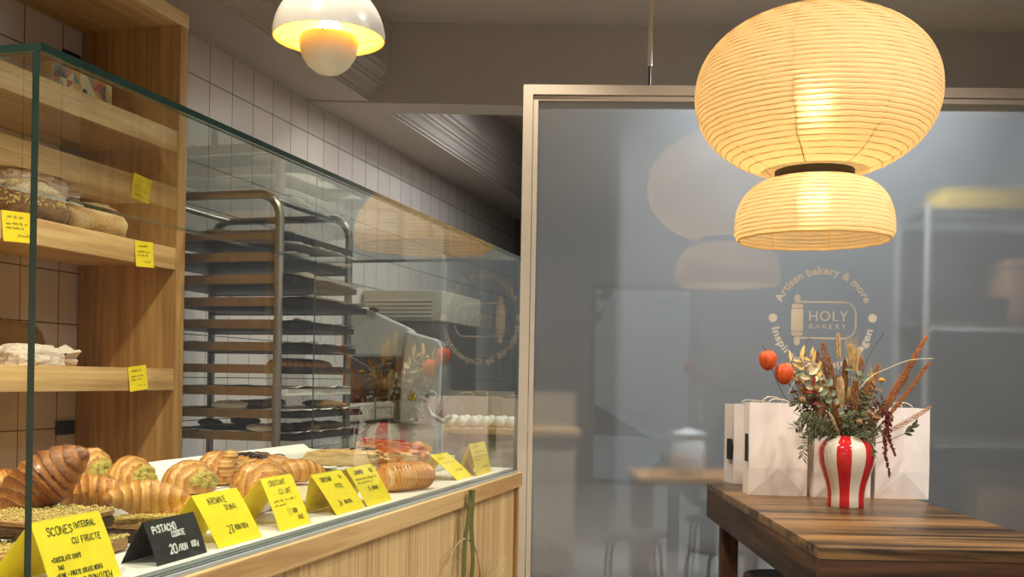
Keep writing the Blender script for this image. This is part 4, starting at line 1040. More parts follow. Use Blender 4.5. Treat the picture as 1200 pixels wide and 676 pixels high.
mb = MB(); mb.rbox((OX0 + .01, .03, .1), (OX1 - .02, .78, zl), .01); mb.build('oven_body', M['oven_dark'], ov)
for k in range(2):
    z0 = .35 + k * .42
    mb = MB(); mb.rbox((OX0 + .04, .005, z0), (OX1 - .05, .03, z0 + .34), .008); d_ = mb.build('oven_door', M['oven_dark'], ov)
    mb = MB(); mb.tube([(OX0 + .08, -.02, z0 + .29), (OX1 - .09, -.02, z0 + .29)], .011, 10); mb.build('handle', M['steel'], d_)
dB = 5.92
a, b = at(512, 501, dB), at(640, 501, dB); zb = a.z
bn = thing('work_bench', 'pale wooden bench carrying the dough balls beside the dough machine', 'bench', (0, dB, 0))
mb = MB(); mb.rbox((a.x, -.02, zb - .035), (b.x + .2, .62, zb), .004); mb.build('bench_top', M['oak_x'], bn)
mb = MB(); mb.rbox((a.x + .03, .02, .08), (b.x + .17, .58, zb - .035), .004); mb.build('cupboard', pbr('beige_laminate', (164, 150, 128), rough=.5), bn)
mb = MB(); mb.box((a.x, .60, zb), (b.x + .2, .62, at(560, 458, dB + .6).z)); mb.build('splashback', pbr('tan_board', (150, 136, 112), rough=.6), bn, smooth=False)
nb = 0
spots = ['first', 'second', 'third', 'fourth', 'fifth', 'sixth', 'seventh']
for row in range(2):
    for k in range(6):
        p = at(526 + 14.6 * k + row * 6, 500, dB + .08 + .16 * row)
        t = tag(MB().blob((0, 0, .034), (.033, .036, .036), 20, 14, amp=.05, sc=2, seed=k + row * 9, cut=-.032).build('dough_ball', M['dough']), '%s dough ball from the machine in the %s row on the bench' % (spots[k], ('front', 'rear')[row]), 'dough', 'dough balls on the bench')
        t.location = (p.x, p.y, zb + .0005)

# ------------------------------------------------------------------ paper lantern over the table
LD = 3.76
lp = at(953.5, 250, LD); LX, LY = lp.x, lp.y
zc, zcol, zrim = at(957, 112, LD).z, at(953, 205, LD).z, at(951, 282, LD).z
zTop = at(957, 20, LD).z
lant = thing('paper_lantern', 'large two-tier rice paper lantern glowing above the dark wooden table', 'pendant lamp', (LX, LY, 0))
def scal(prof_fn, z0, z1, n, amp, sub=4):
    out = []
    for i in range(n * sub + 1):
        t = i / (n * sub); z = z0 + (z1 - z0) * t
        r = prof_fn(z); out.append((r + amp * (abs(math.sin(PI * i / sub)) - .5), z))
    return out
RU, hU = .436, (zTop - zcol) / 2
zmU = (zTop + zcol) / 2 + .003
rU = lambda z: max(.135, RU * (max(0, 1 - abs((z - zmU) / (hU * 1.06)) ** 2.15)) ** (1 / 2.15))
NU = 36
upper = MB(); upper.lathe(scal(rU, zcol + .012, zTop, NU, .0035), 96); shU = upper.build('upper_shade', M['shade_paper'], lant, angle=80)
mb = MB()
for i in range(1, NU):
    z = zcol + .012 + (zTop - zcol - .012) * i / NU; z += 0.0; r = rU(z) - .0017
    mb.tube([(r * math.cos(2 * PI * k / 64), r * math.sin(2 * PI * k / 64), z + .0015 * math.sin(k * 1.7 + i)) for k in range(65)], .0018, 4, cap=False)
mb.build('wire_ribs', M['wire'], shU)
mb = MB()
for s_ in range(8):
    a = 2 * PI * s_ / 8 + .33
    pts = []
    for i in range(41):
        z = zcol + .012 + (zTop - zcol - .012) * i / 40; r = rU(z) - .0024; aa = a + .01 * math.sin(i * .9)
        pts.append((r * math.cos(aa), r * math.sin(aa), z))
    mb.tube(pts, .0024, 5)
mb.build('paper_seams', M['wire'], shU)
mb = MB(); mb.lathe([(.136, zcol + .014), (.142, zcol + .014), (.142, zcol - .018), (.136, zcol - .018)], 64, closed=True); mb.build('collar', M['dark_collar'], lant)
ztl = zcol - .018; hL = ztl - zrim; RL = .284
def rL(z):
    t = (ztl - z) / hL
    return .140 + (RL - .140) * (1 - (1 - min(1, t * 1.12)) ** 2.6) ** (1 / 1.9) if t * 1.12 < 1 else RL - .012 * (t * 1.12 - 1) / .12
NL = 15
lower = MB(); lower.lathe(scal(rL, ztl, zrim, NL, .004), 96); shL = lower.build('lower_shade', M['shade_paper'], lant, angle=80)
mb = MB()
for i in range(1, NL + 1):
    z = ztl + (zrim - ztl) * i / NL; r = rL(z) - .002
    mb.tube([(r * math.cos(2 * PI * k / 64), r * math.sin(2 * PI * k / 64), z + .001 * math.sin(k * 1.3 + i)) for k in range(65)], .0018 if i < NL else .003, 4, cap=False)
for s_ in range(8):
    a = 2 * PI * s_ / 8 + .28
    pts = []
    for i in range(25):
        z = ztl + (zrim - ztl) * i / 24; r = rL(z) - .0022; pts.append((r * math.cos(a), r * math.sin(a), z))
    mb.tube(pts, .002, 5)
mb.build('wire_ribs', M['wire'], shL)
mb = MB(); mb.lathe([(0, zTop + .03), (.03, zTop + .028), (.12, zTop + .006), (.138, zTop - .004), (.12, zTop - .006), (0, zTop + .01)], 48); mb.build('top_cap', M['dark_collar'], lant)
mb = MB(); mb.tube([(0, 0, zTop + .03), (0, 0, CEIL)], .0035, 8); mb.build('cord', M['black'], lant)
BU, BL = at(949, 113, LD).z, at(951, 240, LD).z
for z, r in ((BU, .028), (BL, .028)):
    mb = MB(); mb.blob((0, 0, z), (r, r, r), 20, 14); mb.build('bulb', M['bulb'], lant)
    mb = MB(); mb.tube([(0, 0, z + r), (0, 0, z + r + .06)], .016, 14); mb.build('bulb_socket', M['dark_collar'], lant)
WARM = (1.0, .69, .36)
L1 = light('POINT', 'lantern_upper_light', (LX, LY, BU), 28, WARM, shadow_soft_size=.032)
L2 = light('POINT', 'lantern_lower_light', (LX, LY, BL), 17, WARM, shadow_soft_size=.032)

# white dome pendant above the counter
FD = 2.35
fp = at(385.5, 46, FD); FR = .128
dome = thing('dome_pendant', 'white dome pendant lamp with small inner bowl over the counter', 'pendant lamp', tuple(fp))
prf = [(FR * math.cos(t), FR * 1.02 * math.sin(t)) for t in [R(a) for a in range(0, 90, 6)]] + [(.012, FR * 1.02)]
inn = [(r - .003 if r > .02 else r, z - .002) for r, z in prf][::-1]
mb = MB(); mb.lathe(prf, 64, 0); 
mb2 = MB(); mb2.lathe(prf, 64); mb2.build('dome_shade', M['lamp_white'], dome, angle=60)
mb2 = MB(); mb2.lathe([(FR, 0), (FR - .003, 0)] + inn[::-1][1:], 64); mb2.build('inner_lining', M['lining_glow'], dome, angle=60)
M['bowl'] = pbr('orange_white_bowl', (238, 228, 208), rough=.3, var=.02)
br = .067; bz = -.010
mb = MB(); mb.lathe([(br * .96, bz + .014), (br, bz + .006), (br * .985, bz - .012), (br * .9, bz - .032), (br * .7, bz - .052), (br * .42, bz - .066), (0, bz - .073)], 48); mb.build('inner_bowl', M['bowl'], dome, angle=60)
for k in range(3):
    a = 2 * PI * k / 3 + .5
    mb = MB(); mb.tube([(br * math.cos(a) * .98, br * math.sin(a) * .98, bz + .01), (FR * .96 * math.cos(a), FR * .96 * math.sin(a), .02)], .0015, 6); mb.build('spoke', M['steel'], dome)
mb = MB(); mb.blob((0, 0, .03), (.022, .022, .026), 18, 12); mb.build('bulb', emit('white_lit_bulb', (1, .85, .55), 25), dome)
mb = MB(); mb.lathe([(.012, FR * 1.0), (.014, FR * 1.1), (.008, FR * 1.25), (0, FR * 1.26)], 24); mb.tube([(0, 0, FR * 1.2), (0, 0, CEIL - fp.z)], .003, 8); mb.build('cord', M['lamp_white'], dome)
light('POINT', 'dome_light', (fp.x, fp.y, fp.z + .012), 9, (1.0, .80, .45), shadow_soft_size=.022)

# ------------------------------------------------------------------ table, bags, vase
TZ = .752
bl = atz(828, 565, TZ); fl = atz(960, 641.5, TZ); 
tw = 0.715; tl = bl.y - fl.y
ang = math.atan2(-(bl.x - fl.x), bl.y - fl.y)
tb = thing('dark_table', 'dark stained wooden table with deep apron under the lantern', 'table', (fl.x, fl.y, 0), ang)
ap = .150
mb = MB(); nP = 1
mb.rbox((0, 0, TZ - .032), (tw, tl, TZ), .003); mb.build('tabletop', M['table_top'], tb)
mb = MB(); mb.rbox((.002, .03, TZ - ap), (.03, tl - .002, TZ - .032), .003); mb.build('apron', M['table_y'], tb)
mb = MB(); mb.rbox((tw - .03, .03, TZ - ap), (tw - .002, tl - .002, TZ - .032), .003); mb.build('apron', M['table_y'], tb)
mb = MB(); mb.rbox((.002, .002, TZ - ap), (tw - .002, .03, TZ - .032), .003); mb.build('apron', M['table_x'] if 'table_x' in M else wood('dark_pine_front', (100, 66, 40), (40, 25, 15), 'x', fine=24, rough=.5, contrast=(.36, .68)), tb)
for x in (.045, tw - .115):
    for y in (.06, tl - .14):
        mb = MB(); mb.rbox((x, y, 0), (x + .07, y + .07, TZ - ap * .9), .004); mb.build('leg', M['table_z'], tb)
st = stool('dark round stool tucked under the near edge of the wooden table', 912, 674, 3.86, r=.13, seatm='table_z')

def paper_bag(label, px, py, w, h, dp, yaw, seed, sticker=None, d=None):
    p = atz(px, py, TZ) if d is None else at(px, py, d); p.z = TZ + .001
    t = thing('paper_bag', label, 'paper bag', p, R(yaw), 'white paper carrier bags on the table')
    mb = MB(); W = w / 2; fz = h * .30
    # front is -y: bottom flap fold shows as a triangle, panels meet at a soft centre ridge
    v = [(-W, 0, 0), (W, 0, 0), (W, 0, h), (-W, 0, h), (0, -.018, fz), (0, -.006, h), (-W, -.003, fz), (W, -.003, fz)]
    f = [(0, 1, 4), (0, 4, 6), (1, 7, 4), (6, 4, 5, 3), (7, 2, 5, 4)]
    mb.add(v, f)
    v = [(-W, dp, 0), (W, dp, 0), (W, dp, h), (-W, dp, h), (-W, 0, 0), (W, 0, 0), (W, 0, h), (-W, 0, h), (-W + .012, dp / 2, fz), (W - .012, dp / 2, fz), (-W + .02, dp / 2, h), (W - .02, dp / 2, h), (-W, -.003, fz), (W, -.003, fz)]
    f = [(0, 3, 2, 1), (4, 0, 1, 5), (4, 12, 8), (0, 4, 8), (12, 7, 10, 8), (0, 8, 10, 3), (5, 9, 13), (1, 9, 5), (13, 9, 11, 6), (1, 2, 11, 9)]
    mb.add(v, f)
    o = mb.build('bag_body', M['paper_bag'], t, smooth=False)
    sd = o.modifiers.new('paper', 'SOLIDIFY'); sd.thickness = .0008
    for yy in (.002, dp - .002):
        mb = MB(); rn = random.Random(seed + int(yy * 1000)); hh = .014 + .01 * rn.random()
        pts = [(-w * .17, yy, h - .012), (-w * .165, yy, h + hh * .5), (-w * .08, yy + .006, h + hh), (w * .08, yy + .006, h + hh * .9), (w * .165, yy, h + hh * .4), (w * .17, yy, h - .012)]
        mb.tube(pts, .0028, 7); mb.build('handle', M['cord'], t)
    if sticker:
        y0, y1, z0, z1 = sticker
        mb = MB(); mb.box((-W - .0015 - .004, y0 * dp, z0 * h), (-W - .0005 + .0, y1 * dp, z1 * h)); mb.build('label_sticker', M['black'], t, smooth=False)
    return t
paper_bag('narrow-looking white paper bag at the far left corner of the table', 889, 567, .235, .345, .11, 9, 1, sticker=(.1, .6, .30, .56))
paper_bag('white paper bag left of the striped vase with black sticker on its side', 911, 581, .226, .360, .125, -3, 2, sticker=(.12, .5, .36, .66))
paper_bag('white paper bag directly behind the red and white striped vase', 986.5, 583.5, .220, .355, .11, 0, 3, d=None)
paper_bag('rightmost white paper bag, right of the striped vase', 1056.5, 585, .208, .350, .11, 0, 4)

vp = atz(991, 596, TZ); vp.y += .066; vp.x += .066 * (991 - 600) / 1200; vp.z = TZ + .0008
vase = thing('striped_vase', 'red and cream striped ceramic vase on the dark wooden table', 'vase', tuple(vp))
VS = 3.74 / 1200
vprof = [(0, 0), (.0640, 0), (.0665, .004), (.0650, .03), (.0660, .055), (.0720, .085), (.0840, .12), (.0960, .155), (.1010, .185), (.0985, .212), (.088, .232), (.073, .244), (.066, .248), (.0655, .255), (.062, .256), (.058, .250), (.070, .238), (.092, .20), (.092, .17), (.06, .08), (.055, .02), (0, .012)]
offk = int(round(((-90 + 8.5) % 360) / 360 * 96))   # a red stripe faces the camera
def vm(k): return 0 if ((k - offk + 8 + 4) // 8) % 2 == 0 else 1
mb = MB(); mb.lathe(vprof, 96, mfun=vm); mb.build('vase_body', [M['red'], M['cream_glaze']], vase, angle=50)
VTOP = Vector((vp.x, vp.y, vp.z + .25))

# ------------------------------------------------------------------ dried bouquet: every stem is a thing of its own
def bm_(name, rgb, var=.25, rough=.75, vs=90): return pbr(name, rgb, rough=rough, var=var, vscale=vs)
B = dict(physalis=pbr('physalis_orange', (206, 82, 30), rough=.55, var=.25, vscale=60), stem=bm_('dry_stem', (120, 92, 56)), green=bm_('dry_green', (104, 106, 70)), dkgreen=bm_('dark_dry_green', (84, 88, 58)), euc=bm_('eucalyptus_grey', (122, 134, 110), .15),
         wheat=bm_('wheat', (214, 176, 104)), pampas=bm_('pampas', (216, 190, 140)), sorghum=bm_('sorghum', (170, 104, 56), .35), rust=bm_('rust', (158, 106, 62), .35), amar=bm_('amaranth', (104, 38, 32), .35), brown=bm_('brown_leaf', (138, 104, 66)), dark=bm_('dark_brown_leaf', (92, 66, 46)), pale=bm_('bleached', (222, 206, 166), .1), gold=bm_('golden', (208, 158, 40), .25), poppy=bm_('poppy_pod', (150, 124, 86), .2), pink=bm_('pale_pink', (196, 150, 118), .25), redl=bm_('red_leaf', (128, 40, 26), .2))
BD = VTOP.y
def bp(px, py, dd=0.0): return at(px, py, BD + dd)
def path(tip, bend=(0, 0, 0), n=10, root=None, side=0.0):
    s = root if root else VTOP + Vector((max(-.045, min(.045, (tip.x - VTOP.x) * .18)), max(-.045, min(.045, (tip.y - VTOP.y) * .3)), -.03))
    mid = s.lerp(tip, .5) + Vector(bend)
    return [s * (1 - t) ** 2 + mid * 2 * t * (1 - t) + tip * t * t for t in [i / n for i in range(n + 1)]]
def sthing(name, label, root, group=None, cat='dried flower'):
    return thing(name, label, cat, tuple(root), group=group)
def loc(pts, t): return [p - t for p in pts]
def leafq(mb, p, d, up, ln, w, mi=0, curl=.25):
    d = d.normalized(); s = d.cross(up)
    if s.length < 1e-5: s = d.orthogonal()
    s.normalize(); nrm = s.cross(d).normalized()
    rows = []
    for k, (t, ww) in enumerate(((0, .12), (.25, .8), (.55, 1.0), (.8, .6), (1, .05))):
        c = p + d * ln * t - nrm * ln * curl * t * t; h = nrm * w * .18 * ww
        rows += [c - s * w * .5 * ww + h, c, c + s * w * .5 * ww + h]
    fs = []
    for k in range(4):
        for j in range(2): a = k * 3 + j; fs.append((a, a + 1, a + 4, a + 3))
    mb.add(rows, fs, mi)
def stem_part(t, pts, r, mat='stem'): 
    mb = MB(); mb.tube(pts, [r * (1 - .5 * i / len(pts)) for i in range(len(pts))], 6); return mb.build('stem', B[mat], t)
rb = random.Random(21)
def rv(s=1): return Vector((rb.uniform(-1, 1), rb.uniform(-1, 1), rb.uniform(-1, 1))) * s
def spray(name, label, px, py, dd, mat, n, ln, w, start=.35, bend=(0, 0, 0), smat='stem', droop=0.0, spread=.8, group=None, part='leaf_spray', r=.0018, cat='dried flower'):
    tip = bp(px, py, dd); pts = path(tip, bend); t0 = pts[0]; t = sthing(name, label, t0, group, cat); P = loc(pts, t0); stem_part(t, P, r, smat)
    mb = MB()
    for k in range(n):
        f = start + (1 - start) * k / max(1, n - 1); i = min(len(P) - 2, int(f * (len(P) - 1))); fr = f * (len(P) - 1) - i
        p = P[i].lerp(P[i + 1], min(1, fr)); d = (P[i + 1] - P[i]).normalized()
        s = (1 if k % 2 else -1); sd = d.cross(Vector((0, 1, 0))).normalized() * s + rv(.45)
        dr = (d * (1 - spread) + sd * spread + Vector((0, 0, -droop)))
        leafq(mb, p, dr, Vector((0, -1, .3)) + rv(.5), ln * rb.uniform(.7, 1.2), w * rb.uniform(.7, 1.2))
    o = mb.build(part, B[mat], t); return t
def spike(name, label, px, py, dd, mat, n, len_frac, r0, seed_l, bend=(0, 0, 0), awn=0.0, group=None, smat='stem', part='seed_head', r=.0016, sr=.0022):
    """slender head of small seeds along the upper part of a stem"""
    tip = bp(px, py, dd); pts = path(tip, bend, 14); t0 = pts[0]; t = sthing(name, label, t0, group); P = loc(pts, t0); stem_part(t, P, r, smat)
    mb = MB()
    for k in range(n):
        f = 1 - len_frac + len_frac * k / n; q = f * (len(P) - 1); i = min(len(P) - 2, int(q)); p = P[i].lerp(P[i + 1], q - i); d = (P[i + 1] - P[i]).normalized()
        a = k * 2.4; s = d.orthogonal().normalized(); s = Matrix.Rotation(a, 3, d) @ s
        env = math.sin(PI * min(1, .12 + .88 * (k / n))) ** .5 + .25
        b = p + s * r0 * env + rv(r0 * .15); e = b + (d + s * .35).normalized() * seed_l
        mb.tube([b - d * seed_l * .3, b + (e - b) * .4, e], [sr * .4, sr, sr * .2], 5)
        if awn: mb.tube([e, e + (d + s * .45 + rv(.08)).normalized() * awn * rb.uniform(.7, 1)], [.0005, .0002], 3)
    mb.build(part, B[mat], t); return t
# physalis
tip = bp(893, 404, -.02); pts = path(tip, (-.04, 0, .04), 12); t0 = pts[0]; t = sthing('physalis_branch', 'branch with two orange physalis lanterns at the left of the bouquet', t0); P = loc(pts, t0); stem_part(t, P, .0022, 'dark')
for (px, py, rr) in ((900, 420, .029), (919, 436, .030)):
    c = bp(px, py, -.04) - t0
    mb = MB(); mb.blob(c, (rr * 1.02, rr * .95, rr * 1.0), 40, 18, fn=lambda d: (1 + .10 * abs(math.cos(5 * math.atan2(d.y, d.x)))) * (1 + (.35 * max(0, -d.z) ** 3)) * (.92 if d.z > .8 else 1)); ln_ = mb.build('lantern_husk', B['physalis'], t)
    mb = MB(); mb.tube([c + Vector((0, 0, rr * .9)), c + Vector((.008, .006, rr * 1.3)), c + Vector((.02, .01, rr * 1.7))], .0013, 6); mb.build('husk_stalk', B['stem'], ln_)
# sorghum spears on the right
spike('sorghum_spear', 'longest rust sorghum spear pointing up right', 1086, 394, -.02, 'sorghum', 150, .72, .0045, .012, (-.01, 0, -.02), group='rust sorghum spears', sr=.0028, r=.0026)
spike('sorghum_spear', 'second sorghum spear just below the longest one', 1088, 426, -.03, 'sorghum', 110, .62, .0038, .012, (.0, 0, -.03), group='rust sorghum spears', sr=.0025, r=.0024)
spike('sorghum_spear', 'shorter sorghum spear close along the longest one', 1074, 420, .0, 'sorghum', 80, .6, .0034, .010, (-.01, 0, -.02), group='rust sorghum spears', sr=.0023)
spike('sorghum_spear', 'thin sorghum spear between the two longer ones', 1065, 440, .02, 'rust', 70, .6, .003, .010, (0, 0, -.02), group='rust sorghum spears', sr=.002)
spike('astilbe_spray', 'pale pink astilbe spray reaching right over the last bag', 1090, 477, -.05, 'pink', 90, .72, .005, .009, (.02, 0, .0), sr=.0022)
t = spray('bud_stem', 'dark green budded stem jutting right at the height of the bag', 1072, 498, -.05, 'dkgreen', 10, .028, .014, .7, (.05, 0, -.02), 'dkgreen', spread=.35)
# hanging amaranth
for q, (px, py) in enumerate(((1041, 560), (1047, 535), (1036, 530))):
    p0 = bp(1035 + q * 3, 478 + q * 3, -.05); pe = bp(px, py, -.055)
    pts = path(p0, (.01, 0, .04), 6) + [p0.lerp(pe, k / 8) + Vector((.006 * math.sin(k), 0, 0)) for k in range(1, 9)]
    t0 = pts[0]; t = sthing('amaranth_tassel', ['longest dark red amaranth tassel hanging right of the vase', 'dark red amaranth tassel hanging right of the longest one', 'dark red amaranth tassel hanging left of the longest one'][q], t0, 'dark red amaranth tassels'); P = loc(pts, t0); stem_part(t, P, .0014, 'amar')
    mb = MB()
    for k in range(110):
        f = 6 + 7.9 * k / 110; i = int(f); p = P[i].lerp(P[min(i + 1, len(P) - 1)], f - i); s = rv(); s.z *= .4
        w_ = .012 * (1 - .75 * k / 110)
        mb.blob(p + s * w_, (.0032, .0032, .0045), 6, 4)
    mb.build('tassel', B['amar'], t)
# wheat and barley
for q, (px, py, aw, lb) in enumerate(((982, 392, .0, 'wheat ear standing tallest in the middle'), (997, 404, .055, 'bearded barley ear just right of the tallest wheat'), (1004, 412, .05, 'bearded barley ear farther right, slightly lower'), (1022, 440, .05, 'fine bearded ear leaning right above the yellow flower'), (960, 428, .0, 'slim wheat ear left of the middle'))):
    spike('wheat_ear', lb, px, py, rb.uniform(-.02, .03), 'wheat', 34, .22, .0042, .011, (rb.uniform(-.01, .01), 0, 0), aw, 'wheat and barley ears', sr=.0028)
# pampas plumes
def plume(label, px, py, dd, ln, wd, mat='pampas', bend=(0, 0, 0), n=330):
    tip = bp(px, py, dd); pts = path(tip, bend, 14); t0 = pts[0]; t = sthing('pampas_plume', label, t0, 'soft pampas plumes'); P = loc(pts, t0); stem_part(t, P, .0016)
    mb = MB()
    for k in range(n):
        f = (1 - ln) + ln * (k / n) * .94; q = f * 14; i = min(13, int(q)); p = P[i].lerp(P[i + 1], q - i); d = (P[i + 1] - P[i]).normalized()
        s = d.orthogonal().normalized(); s = Matrix.Rotation(k * 2.399, 3, d) @ s; e = wd * (math.sin(PI * min(1, .18 + .8 * k / n)) ** .7)
        a = p + (d * .9 + s * .55).normalized() * e * 1.1; b = p + d * e * 2.1 + s * e * rb.uniform(.45, .9)
        mb.tube([p, a, b], [.0016, .0014, .0005], 3)
    mb.build('plume', B[mat], t)
plume('broad cream pampas plume in the middle of the bouquet', 985, 440, -.03, .62, .020, bend=(-.01, 0, 0))
plume('second cream pampas plume leaning right of the broad one', 997, 452, -.035, .60, .017, bend=(.0, 0, 0))
plume('tall tan plume behind the broad cream one', 990, 418, .03, .55, .016, mat='rust', n=260)
plume('cream plume leaning left beside the bleached pods', 953, 432, -.02, .55, .015, mat='wheat', n=260)
plume('tan plume leaning right under the yellow flower', 1018, 444, -.02, .6, .015, mat='rust', n=260)
plume('beige plume between the eucalyptus and the tallest rust spray', 966, 448, -.05, .6, .014, n=220)
plume('small tan plume low in front of the middle', 976, 470, -.06, .6, .012, mat='rust', n=200)
plume('small cream plume low at the left of the middle', 971, 482, -.07, .7, .009, mat='pale', n=160)
# rusty plants and brown sprays
for px, py, dd, lb in ((930, 440, -.03, 'rust seed spray leaning farthest left under the physalis'), (1030, 428, .02, 'rust seed spray behind the yellow flower'), (1003, 446, -.06, 'short rust seed spray in front of the right plumes'), (964, 402, .0, 'tallest rust seed spray left of the wheat'), (957, 412, .02, 'rust seed spray left of the tallest one'), (970, 418, -.01, 'rust seed spray right of the tallest one'), (1010, 420, .03, 'rust seed spray right of the wheat'), (1047, 465, -.02, 'low rust seed spray under the sorghum'), (944, 455, -.03, 'low rust seed spray at the left')):
    spike('rust_spray', lb, px, py, dd, 'rust', 80, .5, .008, .012, (rb.uniform(-.02, .02), 0, 0), group='rust seed sprays', sr=.0026)
# bleached flat pods
for px, py, dd, lb in ((938, 420, .01, 'bleached pod stem pointing up left of the middle'), (926, 424, .02, 'bleached pod stem farthest left behind the physalis'), (949, 418, .0, 'bleached pod stem nearest the rust sprays')):
    spray('bleached_pods', lb, px, py, dd, 'wheat', 7, .045, .013, .72, (0, 0, .01), spread=.4, group='bleached pod stems', part='pods')
# eucalyptus
for px, py, dd, n, lb in ((942, 436, -.05, 8, 'grey-green eucalyptus with pale leaves right of the physalis'), (956, 440, -.05, 8, 'grey-green eucalyptus in the left half below the rust sprays'), (1003, 432, .0, 8, 'grey-green eucalyptus behind the pampas plumes'), (1012, 440, -.02, 8, 'grey-green eucalyptus right of the pampas plumes'), (968, 452, -.06, 7, 'grey-green eucalyptus low in the middle')):
    spray('eucalyptus_stem', lb, px, py, dd, 'euc', n, .034, .024, .5, (rb.uniform(-.02, .02), 0, .01), 'green', spread=.75, group='eucalyptus stems', part='leaves')
spray('pale_leaf_stem', 'pale cream leaves right of the lower physalis lantern', 948, 438, -.07, 'pale', 5, .036, .022, .72, (-.01, 0, .02), spread=.7, part='leaves')
spray('red_leaf_stem', 'red leaf stem below the pale cream leaves', 952, 452, -.07, 'redl', 5, .035, .016, .6, (-.01, 0, .0), spread=.5, part='leaves')
# drooping ferny greenery
for px, py, dd, lb, bd in ((932, 502, -.07, 'upper dark green frond drooping over the left bag', (-.03, 0, .09)), (940, 536, -.08, 'lowest dark green frond hanging left of the vase', (-.05, 0, .13)), (947, 512, -.09, 'dark green frond close to the left of the vase', (-.02, 0, .08)), (1020, 532, -.08, 'dark green frond hanging close at the right of the vase', (.03, 0, .1)), (1030, 506, -.06, 'dark green frond reaching right behind the amaranth', (.03, 0, .06)), (930, 470, -.02, 'dark green frond spreading left below the physalis', (-.02, 0, .03)), (938, 488, -.09, 'dark green frond lying over the front of the left bag', (-.03, 0, .06)), (1012, 512, -.09, 'dark green frond curling over the right of the vase mouth', (.02, 0, .06)), (953, 494, -.1, 'dark green frond low over the left of the vase mouth', (-.01, 0, .05))):
    spray('green_frond', lb, px, py, dd, 'dkgreen', 46, .028, .0055, .25, bd, 'dkgreen', .15, .75, 'dark green fronds', 'fronds')
# brown foliage filling the middle
for k, (px, py, dd) in enumerate(((936, 458, .0), (950, 466, -.04), (966, 460, .02), (984, 468, .03), (1000, 470, -.05), (1014, 462, -.03), (1026, 452, .0), (1034, 470, -.03), (1008, 484, -.07), (1022, 486, -.06), (956, 486, -.07), (992, 486, -.08), (975, 440, .04), (1018, 476, .03))):
    lb = ['left edge, under the fronds', 'left, in front', 'left of the middle, behind', 'middle, behind the plumes', 'right of the plumes, in front', 'right, under the yellow flower', 'right, along the sorghum', 'far right, by the amaranth', 'low right over the vase mouth', 'lowest on the right', 'lowest on the left', 'lowest in the middle', 'tall, behind the middle', 'right, at the back'][k]
    spray('brown_foliage', 'dark brown dried foliage at the bouquet %s' % lb, px, py, dd, ('brown', 'dark', 'dkgreen')[k % 3], 22, .032, .013, .2, (rb.uniform(-.02, .02), 0, .01), 'dark', .0, .65, 'dark brown dried foliage', 'leaves')
# poppy pods, yellow flower, curls and thin twigs
for px, py, dd, r_, lb in ((940, 468, -.07, .012, 'round poppy pod at the left above the fronds'), (957, 455, -.07, .011, 'round poppy pod left of the small tan plume'), (1007, 494, -.09, .011, 'round thistle pod low right over the vase')):
    tip = bp(px, py, dd); pts = path(tip, (0, 0, .01)); t0 = pts[0]; t = sthing('poppy_pod', lb, t0, 'round pods'); P = loc(pts, t0); stem_part(t, P, .0015)
    mb = MB(); mb.blob(P[-1], (r_, r_, r_ * 1.05), 16, 10, fn=lambda d: 1 + .06 * math.cos(8 * math.atan2(d.y, d.x))); mb.lathe([(0, r_ * .9), (r_ * .7, r_ * 1.0), (r_ * .75, r_ * 1.12), (0, r_ * 1.2)], 12, c=P[-1]); mb.build('pod', B['poppy'], t)
tip = bp(1033, 447, -.05); pts = path(tip, (.01, 0, -.01)); t0 = pts[0]; t = sthing('yellow_flower', 'small golden yellow flower head below the sorghum', t0); P = loc(pts, t0); stem_part(t, P, .0018)
mb = MB()
for k in range(60): 
    d = rv(); d.z = abs(d.z); d.normalize(); mb.blob(P[-1] + d * .011, (.0034, .0034, .0034), 6, 4)
mb.build('flower_head', B['gold'], t)
for pl, lb in (([(1000, 470), (1020, 442), (1042, 431), (1066, 422), (1094, 420)], 'pale curly strand arching right over the sorghum'), ([(975, 470), (958, 428), (940, 432), (928, 452), (924, 462)], 'pale curly strand arching left over the physalis'), ([(1000, 470), (1013, 432), (1020, 414), (1036, 390)], 'thin dark twig rising right of the wheat'), ([(960, 470), (944, 436), (945, 400), (952, 398)], 'thin dark twig hooking up left of the rust sprays'), ([(950, 470), (925, 470), (912, 450), (905, 432)], 'thin dark twig bending left below the lanterns')):
    t0 = VTOP + Vector(((pl[1][0] - 980) * .0008, .02, -.03)); t = sthing('curly_twig', lb, t0, 'thin twigs and strands'); C = [t0] + [bp(x, y, -.04) for x, y in pl]
    S = []
    for i in range(len(C) - 1):
        p0, p1, p2, p3 = C[max(0, i - 1)], C[i], C[i + 1], C[min(len(C) - 1, i + 2)]
        for k in range(6):
            u = k / 6; S.append(.5 * ((2 * p1) + (p2 - p0) * u + (2 * p0 - 5 * p1 + 4 * p2 - p3) * u * u + (3 * p1 - p0 - 3 * p2 + p3) * u ** 3))
    S.append(C[-1]); mb = MB(); mb.tube(loc(S, t0), .0013, 5); mb.build('stem', B['pale' if 'pale' in lb else 'dark'], t)

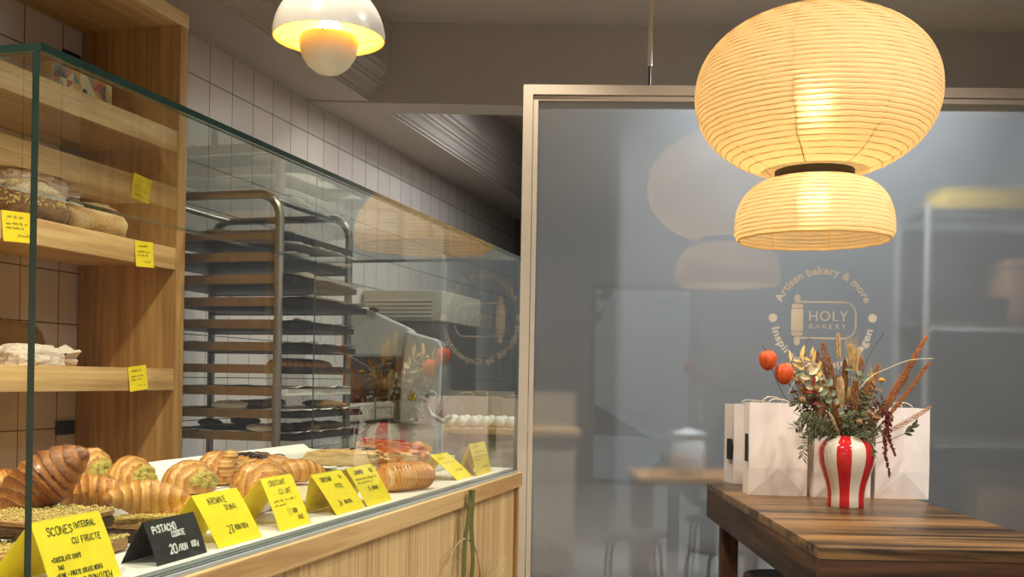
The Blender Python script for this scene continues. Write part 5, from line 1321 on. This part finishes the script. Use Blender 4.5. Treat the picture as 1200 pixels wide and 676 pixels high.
# ------------------------------------------------------------------ light
# ceiling spots in a row above the counter (warm), downlights in the room, tubes in the kitchen
for k, (x, y) in enumerate(((-.35, -2.7), (-.35, -1.7), (-.35, -.75), (-.35, .2), (-.4, 1.4))):
    p = cw(x, y, 3.12); light('SPOT', 'counter_spot', p, 230 if y < -2 else (125 if y < 1 else 60), (1, .86, .66), spot_size=R(105), spot_blend=.6, shadow_soft_size=.035, target=cw(x - .15, y, .9))
p = Vector((1.75, 2.6, 3.12)); light('SPOT', 'table_spot', p, 60, (1, .90, .74), spot_size=R(60), spot_blend=.7, shadow_soft_size=.04, target=(1.45, 3.3, .75))
for x, y in ((1.35, .2), (2.4, .4), (1.38, 2.2), (2.5, 2.4), (-.4, -1.2), (1.4, -1.3)):
    light('SPOT', 'room_downlight', (x, y, 3.15), 95, (1, .92, .82), spot_size=R(160), spot_blend=.9, shadow_soft_size=.05)
for x in (-.35, 2.75):
    light('SPOT', 'logo_fill_light', (x, 1.6, 3.1), 80, (1, .94, .86), spot_size=R(46), spot_blend=.6, shadow_soft_size=.04, target=(1.16, 4.7, 1.40))  # added fill lights that brighten the logo on the glass, no real fixtures
light('AREA', 'kitchen_tube', (1.4, 5.03, 2.74), 62, (.88, .94, 1.0), shape='RECTANGLE', size=1.3, size_y=.08, rot=(0, 0, 0))
light('AREA', 'kitchen_ceiling_light', (2.0, 6.4, 3.15), 34, (.93, .96, 1.0), shape='RECTANGLE', size=1.6, size_y=.4, rot=(0, 0, 0))
light('SPOT', 'bakery_light', (.25, 6.7, 3.15), 62, (.90, .94, 1.0), spot_size=R(172), spot_blend=.8, shadow_soft_size=.08)
light('AREA', 'oven_aisle_light', tuple(cw(-1.1, 2.6, 2.7)), 8, (1, .93, .82), shape='RECTANGLE', size=.9, size_y=.2, rot=(0, 0, ROTC))
wd = bpy.data.worlds.new('world'); SC.world = wd; wd.use_nodes = True
wd.node_tree.nodes['Background'].inputs['Color'].default_value = (.74, .84, 1, 1)
wd.node_tree.nodes['Background'].inputs['Strength'].default_value = 2.0

vs_ = SC.view_settings
SC.display_settings.display_device = 'sRGB'
vs_.view_transform = 'Standard'; vs_.look = 'None'; vs_.gamma = 1.0; vs_.exposure = 0.0
try: vs_.use_curve_mapping = False
except Exception: pass
cy = SC.cycles
cy.max_bounces = 12; cy.diffuse_bounces = 5; cy.glossy_bounces = 6; cy.transmission_bounces = 8; cy.transparent_max_bounces = 24
cy.sample_clamp_indirect = 6.0; cy.use_denoising = True; cy.denoising_prefilter = 'ACCURATE'; cy.caustics_reflective = False; cy.caustics_refractive = False
